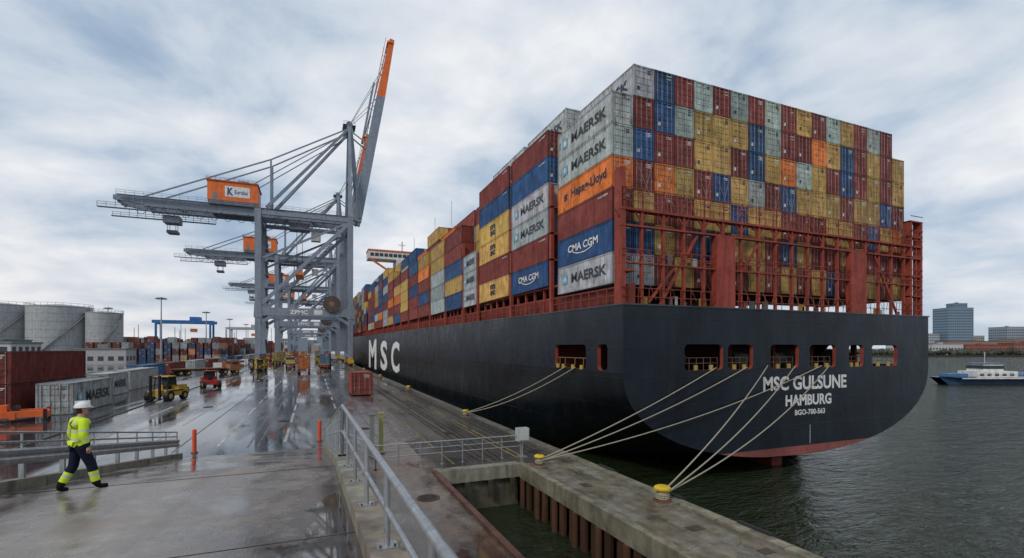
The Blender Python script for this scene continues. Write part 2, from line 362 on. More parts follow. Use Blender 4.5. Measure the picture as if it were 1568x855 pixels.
kerb(.5,.86,.22); kerb(-6.4,-6.05,.22)
mb.build('kerb_walls',root)
def railing(name,pts,h,col=GAL,r=.028,mid=(.55,),step=None,par=None,mat=None,base=.012):
    mb=MB(); mat=mat or M_GALV
    for (a,b) in zip(pts[:-1],pts[1:]):
        a=Vector(a);b=Vector(b); n=max(1,round((b-a).length/(step or 1.9)))
        mb.cyl(a+Vector((0,0,h)),b+Vector((0,0,h)),r*1.25,col,mat,12)
        for m in mid: mb.cyl(a+Vector((0,0,h*m)),b+Vector((0,0,h*m)),r*.8,col,mat,10)
        for i in range(n+1):
            p=a.lerp(b,i/n); mb.cyl(p,p+Vector((0,0,h)),r,col,mat,10)
            mb.box(p.x-.08,p.y-.08,p.z,p.x+.08,p.y+.08,p.z+base,col,mat)
    return mb.build(name,par)
mb=MB()
def rz(y): return -1.12-.031*(y-2) if y<12.8 else -1.455-(y-12.8)*.186
ys=[-3,12.8,28.4]
for a,b in zip(ys[:-1],ys[1:]):
    n=round((b-a)/ (1.9 if a<0 else 1.3))
    mb.cyl((.68,a,rz(a)),(.68,b,rz(b)),.04,GAL,M_GALV,16)
    kz=lambda y:(rz(y)*.5+(zr(y)+.22)*.5)
    mb.cyl((.68,a,kz(a)),(.68,b,kz(b)),.028,GAL,M_GALV,12)
    if a>0: mb.cyl((.68,a,kz(a)*.5+rz(a)*.5),(.68,b,kz(b)*.5+rz(b)*.5),.02,GAL,M_GALV,12)
    for i in range(n+1):
        y=a+(b-a)*i/n; mb.cyl((.68,y,zr(y)+.2),(.68,y,rz(y)),.032,GAL,M_GALV,12)
        mb.box(.58,y-.09,zr(y)+.2,.78,y+.09,zr(y)+.245,GAL,M_GALV)
        for dx in (-.07,.07): mb.cyl((.68+dx,y-.06,zr(y)+.24),(.68+dx,y-.06,zr(y)+.27),.014,(.2,.15,.1),M_GALV,6)
mb.build('ramp_handrail')
mb=MB()
for a,b in ((-3,12.66),(12.66,28.3)):
    n=round((b-a)/1.9)
    for i in range(n+1):
        y=a+(b-a)*i/n; z=zr(y)+.2; mb.box(-6.28,y-.05,z,-6.18,y+.05,z+.72,GAL,M_GALV); mb.cyl((-6.23,y,z+.7),(-6.23,y,z+1.08),.028,GAL,M_GALV,8)
    prof=[(0,.36),(.05,.41),(.05,.48),(0,.54),(.05,.6),(.05,.67),(0,.72)]
    for (p0,p1) in zip(prof[:-1],prof[1:]):
        mb.poly([(-6.16+p0[0],a,zr(a)+.2+p0[1]),(-6.16+p0[0],b,zr(b)+.2+p0[1]),(-6.16+p1[0],b,zr(b)+.2+p1[1]),(-6.16+p1[0],a,zr(a)+.2+p1[1])],GAL,M_GALV)
    for h in (1.08,.86): mb.cyl((-6.23,a,zr(a)+.2+h),(-6.23,b,zr(b)+.2+h),.03,GAL,M_GALV,10)
mb.build('crash_barrier')
for (x,y) in ((-5.75,29.6),(.35,30.5)):
    mb=MB(); mb.cyl((x,y,ZQ),(x,y,ZQ+1.2),.10,(.75,.10,.03),M_STEEL,14); mb.ball((x,y,ZQ+1.2),.10,(.75,.10,.03),M_STEEL,(1,1,.5),14,6,0,.5)
    mb.cyl((x,y,ZQ),(x,y,ZQ+.05),.17,(.1,.1,.1),M_STEEL,14); mb.build('marker_post')
railing('quay_fence',[(2.6,22.3,ZQ),(9.7,22.3,ZQ)],1.08,mid=(.5,.75),step=1.0)
railing('quay_fence',[(.95,28.7,ZQ),(2.6,22.3,ZQ)],1.08,mid=(.5,.75),step=1.4)
mb=MB(); mb.box(9.5,22.1,ZQ+.8,10.1,22.5,ZQ+1.45,(.45,.47,.46),M_STEEL); mb.box(9.55,22.06,ZQ+.86,10.05,22.1,ZQ+1.39,(.5,.52,.5),M_STEEL); mb.cyl((9.8,22.3,ZQ),(9.8,22.3,ZQ+.8),.05,GAL,M_GALV); mb.box(9.6,22.1,ZQ,10,22.5,ZQ+.04,GAL,M_GALV); mb.build('control_cabinet')
for (x,y,c) in ((2.75,25.2,(.2,.22,.2)),(3.25,25.6,(.35,.33,.12))):
    mb=MB(); mb.box(x-.11,y-.11,ZQ,x+.11,y+.11,ZQ+2.1,c,M_STEEL); mb.box(x-.15,y-.15,ZQ+2.1,x+.15,y+.15,ZQ+2.16,c,M_STEEL); mb.box(x-.18,y-.18,ZQ,x+.18,y+.18,ZQ+.06,(.2,.2,.2),M_CONC); mb.build('gate_post')
# ------------------------------------------------------------ PIER
root=empty('finger_pier')
mb=MB(); mb.box(9.0,-12,ZQ-.62,12.2,20.98,ZQ-.005,(.24,.22,.16),M_CONC)
mb.poly([(9.28,-12,ZQ),(11.8,-12,ZQ),(11.8,20.95,ZQ),(9.28,20.95,ZQ)],(.2,.2,.2),M_PIER)
for k in range(14):
    a=-12+k*2.36
    mb.box(9.0,a+.01,ZQ-.004,9.27,a+2.34,ZQ+.05,jit((.27,.245,.18)),M_CONC); mb.box(11.82,a+.01,ZQ-.004,12.22,a+2.34,ZQ+.07,jit((.27,.245,.18)),M_CONC)
for (x,y,sx,sy) in ((10.5,11.2,.5,.35),(11.1,9.2,.4,.3),(9.9,16.4,.35,.5)):
    mb.box(x,y,ZQ+.004,x+sx,y+sy,ZQ+.02,(.09,.07,.05),M_RUST)
mb.build('deck',root)
mb=MB(); y=-11.8; i=0
while y<21:
    for X,s in ((9.12,-1),(12.08,1)):
        dp=.0 if i%2 else .22
        mb.box(min(X,X-s*.02)+ (dp if s<0 else -dp)-.05,y,ZW-3,max(X,X-s*.02)+(dp if s<0 else -dp)+.05,y+.36,ZQ-.62,jit((.085,.045,.028),.35),M_RUST)
    if i%4==0:
        mb.cyl((9.0,y+.2,ZW-3),(9.0,y+.2,ZQ-.62),.13,(.10,.05,.03),M_RUST,10)
    y+=.40; i+=1
mb.build('sheet_piles',root)
mb=MB(); 
for y in (10.5,14.2,18.4):
    mb.box(12.22,y-.5,ZQ-.9,12.55,y+.5,ZQ-.02,(.02,.02,.02),M_PLAIN); mb.box(12.16,y-.6,ZQ-.2,12.3,y+.6,ZQ+.14,(.03,.03,.03),M_PLAIN)
mb.build('rubber_fenders',root)
ROPEC=(.36,.33,.25)
def bollard(x,y,s=1.):
    mb=MB(); mb.box(x-.42*s,y-.42*s,ZQ,x+.42*s,y+.42*s,ZQ+.07*s,(.22,.2,.16),M_CONC)
    rust=(.20,.08,.05)
    mb.cyl((x,y,ZQ+.07*s),(x,y,ZQ+.13*s),.33*s,rust,M_RUST,20); mb.cyl((x,y,ZQ+.13*s),(x,y,ZQ+.42*s),.2*s,(.5,.42,.3),M_RUST,20,.17*s)
    mb.cyl((x,y,ZQ+.42*s),(x,y,ZQ+.52*s),.17*s,YEL,M_STEEL,20,.31*s,False); mb.cyl((x,y,ZQ+.52*s),(x,y,ZQ+.58*s),.31*s,YEL,M_STEEL,20); mb.ball((x,y,ZQ+.58*s),.3*s,YEL,M_STEEL,(1,1,.3),20,6,0,.5)
    for k in range(3):
        pts=[(x+.23*s*math.cos(a),y+.23*s*math.sin(a),ZQ+(.2+.07*k)*s) for a in [j*math.pi/8 for j in range(17)]]
        mb.tube(pts,.035*s,ROPEC,M_CLOTH)
    mb.build('mooring_bollard')
bollard(11.45,13.7,.95); bollard(9.75,20.2,.8); bollard(11.3,37.,.85)
for y in (62,90,120,150): bollard(11.3,y)
mb=MB()
def rope(a,b,sag,r=.03,col=ROPEC):
    a=Vector(a);b=Vector(b); pts=[]
    for i in range(25):
        t=i/24; p=a.lerp(b,t); p.z-=sag*4*t*(1-t); pts.append(p)
    mb.tube(pts,r,col,M_CLOTH,8)
for (a,b,s) in (((11.45,13.7,ZQ+.38),(24.6,20.25,-1.05),.35),((11.5,13.6,ZQ+.34),(26.9,20.25,-1.1),.5),((11.5,13.7,ZQ+.3),(30.0,20.25,-1.1),.7),
              ((9.75,20.1,ZQ+.33),(20.6,20.22,-1.1),.2),((9.75,20.0,ZQ+.28),(22.9,20.2,-1.1),.3),((9.8,20.0,ZQ+.3),(29.2,20.2,-1.1),.5),
              ((11.3,37,ZQ+.33),(14.45,26.2,-1.15),.3),((11.3,37,ZQ+.3),(14.45,25.0,-1.15),.45)):
    rope(a,b,s)
mb.build('mooring_ropes')
# ------------------------------------------------------------ SHIP
ship=empty('container_ship')
HC=(.0095,.0145,.022); XP,XS,XC=14.5,40.6,27.55; YS=20.3
def zdk(y): return 2.2+.011*(y-20.3)
hull=MB()
def plate(O,U,V,u0,u1,v0,v1,holes,h0,h1,col,mat,flip=False):
    O=Vector(O);U=Vector(U);V=Vector(V);Nn=U.cross(V)
    def q(a,b,c,d,cc=col):
        pts=[O+U*a+V*c,O+U*b+V*c,O+U*b+V*d,O+U*a+V*d]
        hull.poly(pts,cc,mat)
    q(u0,u1,v0,h0); q(u0,u1,h1,v1); x=u0
    for a,b in holes:
        q(x,a,h0,h1); x=b; r=.28
        for (cu,cv,su,sv) in ((a,h0,1,1),(b,h0,-1,1),(a,h1,1,-1),(b,h1,-1,-1)):
            ce=(cu+su*r,cv+sv*r); prev=None
            for k in range(7):
                t=math.pi/2*k/6; p=(ce[0]-su*r*math.cos(t),ce[1]-sv*r*math.sin(t)); p3=O+U*p[0]+V*p[1]
                if prev is not None:
                    tri=[O+U*cu+V*cv,prev,p3]; hull.poly(tri if su*sv>0 else tri[::-1],col,mat)
                    hull.poly([prev,p3,p3-Nn*.22,prev-Nn*.22],REDOX,M_RUST)
                prev=p3
        for (p,qq) in (((a+r,h0),(b-r,h0)),((a+r,h1),(b-r,h1)),((a,h0+r),(a,h1-r)),((b,h0+r),(b,h1-r))):
            A=O+U*p[0]+V*p[1];Bp=O+U*qq[0]+V*qq[1]; hull.poly([A,Bp,Bp-Nn*.22,A-Nn*.22],REDOX,M_RUST)
    q(x,u1,h0,h1)
TH=[(18.45,21.19),(21.57,23.48),(24.9,27.28),(28.27,30.68),(31.95,33.4),(34.27,37.0)]
plate((0,YS,0),(1,0,0),(0,0,1),XP,XS,-1.3,zdk(YS),TH,-1.22,.2,HC,M_HULL)
plate((XP,0,0),(0,-1,0),(0,0,1),-30,-YS,-1.3,2.2,[(-27.7,-23.9),(-22.67,-21.7)],-1.22,.2,HC,M_HULL)
plate((XS,0,0),(0,1,0),(0,0,1),YS,30,-1.3,2.2,[(21.2,24.2),(24.8,27.6)],-1.22,.2,HC,M_HULL)
def hw(y):
    if y<205: return 13.05
    t=(y-205)/60; return max(.2,13.05*(1-t**1.9))
YSEC=[20.3,30,45,65,90,120,150,180,205,220,235,248,258,265]
for s in (-1,1):
    hull.poly([(XC+s*13.05,YS,2.2),(XC+s*13.05,30,2.2),(XC+s*13.05,30,zdk(30))][::-s if s>0 else 1],HC,M_HULL)
    for a,b in zip(YSEC[1:-1],YSEC[2:]):
        p=[(XC+s*hw(a),a,-1.3),(XC+s*hw(b),b,-1.3),(XC+s*hw(b),b,zdk(b)+max(0,(b-200)*.06)),(XC+s*hw(a),a,zdk(a)+max(0,(a-200)*.06))]
        hull.poly(p if s>0 else p[::-1],HC,M_HULL)
for a,b in zip(YSEC[:-1],YSEC[1:]):
    hull.poly([(XC-hw(a),a,zdk(a)-.02),(XC+hw(a),a,zdk(a)-.02),(XC+hw(b),b,zdk(b)-.02),(XC-hw(b),b,zdk(b)-.02)],(.14,.045,.035),M_RUST)
def sect(y):
    if y<=24: H=5.2+(y-20.3)*.3; n=2.2+(y-20.3)*.03
    elif y<45: t=(y-24)/21; H=6.3+t*4; n=2.31+t*2.2
    else: t=min(1,(y-45)/25); H=10.3+1.7*t; n=4.5+t*4
    k=28; pts=[]
    for i in range(k+1):
        a=math.pi*i/k; c_,s_=math.cos(a),math.sin(a)
        pts.append(Vector((XC-hw(y)*math.copysign(abs(c_)**(2/n),c_),y,-1.3-H*abs(s_)**(2/n))))
    return pts
ysl=[20.3,22,24,27,30,34,38,42,47,55,65,80,100,130,160,190,205,220,235,248,258,265]
secs=[sect(y) for y in ysl]
vs=[];fs=[]
for s_ in secs: vs+=s_
k=len(secs[0])
for i in range(len(secs)-1):
    for j in range(k-1): fs.append((i*k+j,i*k+j+1,(i+1)*k+j+1,(i+1)*k+j))
hull.mesh(vs,fs,(.005,.007,.009),M_HULL,True)  # lower hull near-black: shade under the stern is put into its colour
def cutx(z):
    H=5.2;n=2.2; return 13.05*(max(0,1-((-1.3-z)/H)**n))**(1/n)
zs=[-1.3-4.65*i/16 for i in range(17)]
for za,zb in zip(zs[:-1],zs[1:]):
    hull.poly([(XC-cutx(zb),YS,zb),(XC+cutx(zb),YS,zb),(XC+cutx(za),YS,za),(XC-cutx(za),YS,za)],HC,M_HULL)
zs=[-5.95-.55*i/6 for i in range(7)]
for za,zb in zip(zs[:-1],zs[1:]):
    hull.poly([(XC-cutx(zb),YS,zb),(XC+cutx(zb),YS,zb),(XC+cutx(za),YS,za),(XC-cutx(za),YS,za)],(.24,.075,.065),M_HULL)
hull.box(XP-.05,YS-.05,zdk(YS),XS+.05,YS+.15,zdk(YS)+.08,(.045,.055,.065),M_HULL)
hull.beam((XP+.02,YS+.15,zdk(YS)+.04),(XP+.02,200,zdk(200)+.04),.14,.08,(.045,.055,.065),M_HULL)
hull.cyl((XP+.02,YS+.02,-1.3),(XP+.02,YS+.02,zdk(YS)),.06,HC,M_HULL,10)
hull.build('hull',ship)
mb=MB(); mb.box(26.6,21.6,ZW-2,27.5,24.6,-5.9,(.22,.045,.04),M_RUST); mb.cyl((27.05,23.4,-6.2),(27.05,23.4,-5.2),.4,(.17,.04,.035),M_RUST,14); mb.build('rudder',ship)
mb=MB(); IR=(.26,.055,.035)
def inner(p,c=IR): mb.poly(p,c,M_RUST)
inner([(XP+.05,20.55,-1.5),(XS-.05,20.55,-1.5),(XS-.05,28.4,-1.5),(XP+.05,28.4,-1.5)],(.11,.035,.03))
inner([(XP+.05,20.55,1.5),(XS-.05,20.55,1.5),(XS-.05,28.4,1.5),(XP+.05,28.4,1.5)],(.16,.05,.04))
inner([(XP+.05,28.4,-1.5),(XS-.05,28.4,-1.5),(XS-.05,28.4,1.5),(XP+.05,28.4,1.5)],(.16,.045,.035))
for x in (16.5,19.8,24,27.8,31.4,36): mb.box(x-.12,22.4,-1.5,x+.12,22.7,1.5,IR,M_RUST)
for x in (20.4,26,29.4,36): 
    mb.cyl((x-.7,23.8,-.7),(x+.7,23.8,-.7),.45,(.3,.28,.24),M_RUST,14)
    for s in (-.75,.75): mb.cyl((x+s-.05,23.8,-.7),(x+s+.05,23.8,-.7),.62,(.12,.2,.16),M_STEEL,16)
for a,b in TH+[]:
    for h in (-.55,-.85): mb.cyl((a+.1,20.62,h),(b-.1,20.62,h),.018,(.16,.10,.07),M_STEEL,6)
    n=int((b-a)/.5)
    for i in range(n+1): xx=a+.1+(b-a-.2)*i/n; mb.cyl((xx,20.62,-1.5),(xx,20.62,-.55),.016,(.16,.10,.07),M_STEEL,6)
    for xx in (a+(b-a)*.35,a+(b-a)*.75): mb.cyl((xx,20.5,-1.25),(xx,20.5,-.95),.12,(.4,.3,.08),M_STEEL,10)
for yy in (24.4,25.4,26.6,27.3): mb.cyl((XP+.15,yy,-1.3),(XP+.15,yy,-.6),.025,(.25,.16,.06),M_STEEL,6); mb.cyl((XP+.02,yy,-1.25),(XP+.02,yy,-1.0),.12,(.45,.34,.06),M_STEEL,8)
mb.cyl((XP+.15,24,-.6),(XP+.15,27.6,-.6),.025,(.25,.16,.06),M_STEEL,6)
mb.build('mooring_deck',ship)
mb=MB(); yl=YS-.006; U=(1,0,0);V=(0,0,1)
mb.text('MSC GULSUNE',(28.0,yl,-2.12),U,V,7.4,.86,WH,M_TEXT,.03)
mb.text('HAMBURG',(28.2,yl,-3.17),U,V,4.1,.68,WH,M_TEXT,.035)
mb.text('BGO-700-563',(28.3,yl,-3.92),U,V,2.7,.34,WH,M_TEXT,.025)
for i in range(9): mb.poly([(28.25,yl,-4.8-.13*i),(28.32,yl,-4.8-.13*i),(28.32,yl,-4.74-.13*i),(28.25,yl,-4.74-.13*i)],WH,M_TEXT)
UX=(0,-1,0); xl=XP-.012
mb.text('C',(xl,93.5,-1.75),UX,V,10,5.9,WH,M_TEXT,.03); mb.text('S',(xl,109.5,-1.7),UX,V,11,6.6,WH,M_TEXT,.03); mb.text('M',(xl,131.5,-1.6),UX,V,17,7.6,WH,M_TEXT,.03)
mb.build('ship_lettering',ship)
CW=1.4; NC=18
stern=['GGORBG','GRBRYBG','BBRORYR','RWRYRRY','WYYRYBR','RYYBYRW','WYRYBYR','RBBWYYY','WWYRYRR','RROBRBY','YRWYRYR','ROYYRRY','WYRYYRB','YBBRYYR','RRRYRYY','WYYYBRY','RRRBYRR','YYRORY']
bays=[]; y=49.; i=0
bays=[(21.3,6.1,3.4,1.7,6,7),(28.8,6.4,4.15,1.75,6,7),(35.8,7.4,4.2,1.75,6,7),(44.2,4.2,4.2,1.75,3,6)]
random.seed(31)
while y<228:
    if 136<y<148: y=149; continue
    q=int((y-49)/22); t=min(8,6+q*.6)
    bays.append((y,7.0,4.3+.008*(y-49),1.75,int(t)+random.choice([-1,0,0]),int(t)+random.choice([0,0,1])))
    y+=7.0+(.5 if i%2==0 else 1.3); i+=1
random.seed(11)
lab={1:'RBGGRB',2:'RBYYRY',3:'GGG'}
labk={0:'MMH.CM',1:'..MM.C',2:'..SS.S',3:'MMM'}
pal='RRRRYYYYBBBGWOYR'
for bi,(y0,L,zb,th,no,ni) in enumerate(bays):
    mb=MB()
    for c_ in range(NC):
        if bi==0: nt_=6 if c_ in(0,17) else 7
        else: nt_= no if c_ in (0,17) else ni+(random.choice([-1,0,0,0]) if c_>4 and bi>3 else 0)
        for t in range(nt_):
            top=nt_-1-t
            if bi==0: ch=stern[c_][top] if top<len(stern[c_]) else random.choice(pal)
            elif c_==0 and bi in lab: ch=lab[bi][top] if top<len(lab[bi]) else 'R'
            elif bi in (1,2,0) and c_==1 and top==0: ch='G'
            elif bi==3: ch=random.choice('YYYRB')
            else: ch=random.choice(pal)
            x=XP+c_*CW; z=zb+t*th
            if bi<3 and c_<2: det=2
            elif c_<3 and y0<120: det=1
            elif bi==0: det=1
            else: det=0
            if det==0 and c_>1 and 0<t<nt_-2: continue
            col=jit(CM[ch],.1 if ch in 'G' else .22)
            if bi==0 and c_==0: col=jit(CM[ch],.04)
            container(mb,x,y0,z,CW,L,th,col,det,doors=(bi==0 or (bi<4 and t>=nt_-2)))
            k=None
            if c_==0 and bi in labk and top<len(labk[bi]): k=labk[bi][top]
            if c_==1 and bi<3 and top==0: k='M'
            if k and k!='.': label(mb,k,x+.018,y0,z,L,th)
            elif det==2 and c_==0: mb.text('TCLU 482%d'%random.randint(100,999),(x+.02,y0+.9,z+th*.85),(0,-1,0),(0,0,1),1.0,.1,WH,M_TEXT)
    mb.build('shipping_container_stack')
mb=MB(); mb.box(22,139,3.4,39,146,25.2,(.62,.62,.6),M_STEEL); mb.box(14.3,139.5,25.2,40.8,145,27.3,(.68,.68,.66),M_STEEL); mb.box(14.2,139.4,27.3,40.9,145.1,27.8,(.6,.13,.05),M_STEEL)
for i in range(20): mb.box(14.8+i*1.28,139.44,25.9,15.8+i*1.28,139.5,26.8,(.03,.04,.05),M_PLAIN)
for z in (8,11,14,17,20): 
    for i in range(9): mb.box(22.6+i*1.8,138.95,z,23.4+i*1.8,139,z+.9,(.03,.04,.05),M_PLAIN)
mb.cyl((24,142,27.8),(24,142,31),.25,WH,M_STEEL); mb.beam((23,142,30),(25,142,30),.2,.2,WH,M_STEEL)
mb.beam((14.6,139.5,25.2),(22,139.5,20.5),.5,.5,(.6,.13,.05),M_STEEL)
mb.build('bridge_superstructure',ship)
mb=MB()
for y in (73,84,103): mb.cyl((20,y,16),(20,y,21.5+y*.02),.06,WH,M_STEEL,6)
mb.build('deck_masts',ship)
mb=MB()
y=30.
while y<225:
    zb=zdk(y); mb.box(XP+.35,y,zb,XP+.5,y+.16,zb+1.75,jit(REDOX),M_RUST); y+=1.55
for a,b in zip(YSEC[:-4],YSEC[1:-3]):
    mb.beam((XP+.6,a,zdk(a)+.55),(XP+.6,b,zdk(b)+.55),.3,1.1,(.2,.04,.03),M_RUST); mb.beam((XP+.1,a,zdk(a)+.95),(XP+.1,b,zdk(b)+.95),.05,.05,REDOX,M_RUST)
    mb.beam((XP+.1,a,zdk(a)+.55),(XP+.1,b,zdk(b)+.55),.04,.04,REDOX,M_RUST)
    mb.beam((XP+.5,a,zdk(a)+1.78),(XP+.5,b,zdk(b)+1.78),.5,.12,REDOX,M_RUST)
y=21
while y<200: mb.box(XP+.08,y,zdk(y),XP+.13,y+.05,zdk(y)+.95,REDOX,M_RUST); y+=.9
for (y0,L,zb,th,no,ni) in bays[1:]:
    ya=y0-.45
    for x in (XP+.05,XP+1.5,XP+4.5): mb.box(x,ya,zdk(ya),x+.22,ya+.3,zb+th*min(no,4)-.3,REDOX,M_RUST)
    for k in (1,2,3):
        if no>=4: mb.box(XP+.05,ya,zb+th*k-.1,XP+9,ya+.32,zb+th*k+.02,REDOX,M_RUST)
mb.build('deck_steelwork',ship)
mb=MB(); ya=20.5; yb=21.1; z0=zdk(20.5)
for c_ in range(NC+1):
    x=XP+c_*CW+ (-.02 if c_ else .12)
    mb.box(x-.075,ya+.05,z0,x+.075,ya+.2,7.2,jit(REDOX,.1),M_RUST)
    mb.box(x-.03,ya,7.2,x+.03,ya+.05,8.25,REDOX,M_RUST)
    mb.beam((x,ya+.12,6.6),(x+.4,ya+.12,7.12),.06,.08,REDOX,M_RUST); mb.beam((x,ya+.12,6.6),(x-.4,ya+.12,7.12),.06,.08,REDOX,M_RUST)
mb.box(XP,ya-.02,7.12,XS-.3,yb-.15,7.24,REDOX,M_RUST); mb.box(XP,ya-.02,6.28,XS-.3,ya+.2,6.38,REDOX,M_RUST); mb.box(XP,ya+.02,4.38,XS-.3,ya+.25,4.46,REDOX,M_RUST)
for z in (7.6,7.93,8.25,4.78,5.1,z0+.45,z0+.9):
    mb.box(XP+.1,ya-.03,z,XS-.3,ya+.0,z+.035,REDOX,M_RUST)
for c_ in range(2*NC): x=XP+.35+c_*.7; mb.box(x,ya-.03,z0,x+.03,ya-.005,z0+.92,REDOX,M_RUST); mb.box(x,ya-.028,4.4,x+.025,ya-.004,5.12,REDOX,M_RUST); mb.box(x,ya-.028,7.2,x+.03,ya-.004,8.27,REDOX,M_RUST)
for a,b in ((20.85,22.25),(32.4,33.85)): mb.box(a,ya-.08,z0,b,ya+.3,6.3,(.36,.065,.045),M_RUST)
for (xa,za,xb,zb) in ((17,z0,19.6,6.2),(16.3,z0+.2,18,4.3),(35,6.2,37.6,z0),(23,4.4,24.3,6.2)): mb.beam((xa,ya+.1,za),(xb,ya+.1,zb),.12,.12,REDOX,M_RUST)
mb.box(XP+.02,ya,z0,XP+.3,yb,9.3,REDOX,M_RUST)
for x in (38.9,40.1): mb.box(x,ya,z0,x+.2,yb-.1,9.0,REDOX,M_RUST)
for z in (3.6,5.0,6.4,7.8,8.9): mb.box(38.9,ya-.02,z,40.3,yb-.12,z+.09,REDOX,M_RUST)
for z in (4.1,5.5,8.3,9.3): mb.box(38.9,ya-.04,z,40.3,ya,z+.04,REDOX,M_RUST)
random.seed(5)
for c_ in range(NC):
    x=XP+c_*CW
    for (za,zb_) in ((7.3,10.1),(2.6,5.0)):
        mb.cyl((x+.15,yb-.1,za),(x+CW-.15,21.28,zb_),.014,(.25,.2,.16),M_STEEL,5); mb.cyl((x+CW-.15,yb-.1,za),(x+.15,21.28,zb_),.014,(.25,.2,.16),M_STEEL,5)
for i in range(26):
    x=random.uniform(15,39.5); z=random.choice([z0+.05,4.5,z0+.05]); s=random.uniform(.15,.35)
    mb.box(x,ya+.32,z,x+s,ya+.5,z+s*1.6,random.choice([(.45,.45,.42),(.5,.35,.06),(.25,.06,.04),(.12,.14,.15)]),M_STEEL)
mb.build('lashing_bridge',ship)
# ------------------------------------------------------------ QUAY CRANES
def crane(y0,boom_up=True,txt=True,seed=0):
    root=empty('ship_to_shore_crane'); LX,SX=-15.,10.8; hy=9.
    mb=MB(); mb.X=Matrix.Translation((0,y0,0)); st=M_STEEL; c=STEEL; c2=tuple(v*.8 for v in STEEL)
    for X in (LX,SX):
        for s in (-1,1):
            mb.beam((X,s*hy,ZQ+2.6),(X,s*hy,41),1.5,1.3,c,st,1.7,1.3)
            mb.beam((X,s*hy,9),(X,s*hy,13),2.2,1.5,c,st,1.8,1.35)
        mb.beam((X,-hy-2,ZQ+3.1),(X,hy+2,ZQ+3.1),1.2,1.4,c,st)
        mb.beam((X,-hy,39.5),(X,hy,39.5),1.2,1.8,c,st); mb.beam((X,-hy,10.8),(X,hy,10.8),.9,1.6,c,st)
        mb.beam((X,-hy,13),(X,0,38),.5,.5,c2,st) if X==LX else None
    for s in (-1,1):
        mb.beam((LX,s*hy,10.8),(SX,s*hy,10.8),1.1,2.4,c,st)
        mb.beam((LX,s*hy,7),(LX+4.5,s*hy,10),.9,.9,c,st); mb.beam((SX,s*hy,7),(SX-4.5,s*hy,10),.9,.9,c,st)
        mb.beam((LX,s*hy,12),(SX,s*hy,39.5),1.0,1.0,c,st)
        mb.beam((LX,s*hy,26),(SX-1,s*hy,39),.6,.6,c,st)
        mb.beam((LX,s*hy,40),(SX,s*hy,40),.9,1.2,c,st)
        mb.beam((-44,s*3.2,41.2),(12,s*3.2,41.2),1.2,2.6,c,st); mb.beam((-51,s*3.2,41.8),(-44,s*3.2,41.4),1.0,1.2,c,st,1.2,2.2)
        mb.beam((SX,s*hy,41),(11,s*2.2,72),1.3,1.1,c,st,.9,.8)
        mb.beam((SX+3.2,s*5,42),(11.6,s*2.2,72),.7,.7,c,st)
        mb.beam((-13,s*5.5,42.5),(10.5,s*2.2,71.5),1.0,.9,c,st,.8,.7)
        mb.beam((-44,s*3.2,42.8),(-12,s*3,58.),.35,.35,c,st); mb.beam((-12,s*3,58),(10.5,s*2.0,71.8),.35,.35,c,st)
        mb.beam((-12,s*3,42.5),(-12,s*3,58),.5,.5,c,st)
        mb.beam((-26,s*3.2,42.8),(10.5,s*2.0,70.5),.25,.25,c,st)
        yy=s*4.6
        mb.box(-50,yy-.4,42.3,11,yy+.4,42.42,c2,st)
        for z in (42.95,43.5): mb.box(-50,yy+s*.4-.03,z,11,yy+s*.4+.03,z+.07,c2,st)
        for k in range(30): mb.box(-50+k*2.1,yy+s*.4-.03,42.4,-50+k*2.1+.07,yy+s*.4+.03,43.5,c2,st)
    for X in (-50,-44,-36,-28,-20,-8,0,8): mb.beam((X,-3.2,41.2),(X,3.2,41.2),.5,1.0,c,st)
    mb.beam((11,-2.6,72),(11,2.6,72),1.6,1.8,c,st); mb.beam((11,-5.,56),(11,5.,56),.8,.8,c,st)
    mb.box(9,-2.6,73,13,2.6,73.1,c2,st)
    for s in (-2.6,2.6):
        for z in (73.6,74.1): mb.box(9,s-.04,z,13,s+.04,z+.07,c2,st)
    mb.cyl((11,-1.5,73.6),(11,1.5,73.6),1.0,c2,st,14)
    for s in (-1,1):
        mb.box(-54,s*5-.5,38.3,-28,s*5+.5,38.5,c2,st)
        for z in (39.1,39.7): mb.box(-54,s*5.4-.05,z,-28,s*5.4+.05,z+.1,c2,st)
        for k in range(14): mb.box(-54+k*2,s*5.4-.04,38.4,-53.9+k*2,s*5.4+.04,39.8 if k<2 else 41.3,c2,st)
    mb.box(-40,-2,36.3,-36,2,38.4,c2,st); mb.box(-39.2,-1.6,33.4,-36.6,1.6,34.2,(.10,.11,.12),st)
    for dx in (-39,-37): 
        for s in (-1.2,1.2): mb.cyl((dx,s,34),(dx,s,36.5),.08,c2,st,5)
    mb.box(-7,-2.4,37.4,-1,2.4,39.4,c2,st); mb.box(-.6,-1.2,34.4,2.2,1.2,37.2,(.55,.55,.53),st); mb.box(2.2,-1.1,34.8,2.26,1.1,36.8,(.03,.04,.05),M_PLAIN)
    mb.box(-5.2,-6,22.6,-2.8,6,23.4,O,st); mb.box(-4.7,-1.4,23.4,-3.3,1.4,24.8,O,st)
    for a in (-4.8,-3.2):
        for s in (-1.2,1.2): mb.cyl((a,s,24.6),(a,s,37.6),.06,BLK,st,5)
    for k in range(9):
        z=ZQ+4+k*4.; mb.beam((LX+1.6,(-1)**k*2.2,z),(LX+1.6,-(-1)**k*2.2,z+4),.7,.15,c2,st); mb.box(LX+1.1,-2.7,z+3.95,LX+2.1,2.7,z+4.05,c2,st)
    mb.box(SX-3,-6.6,-1,SX-1.2,-5,30,c2,st)
    mb.build('steel_frame',root)
    mb=MB(); mb.X=Matrix.Translation((0,y0,0))
    OR=(.80,.17,.03)
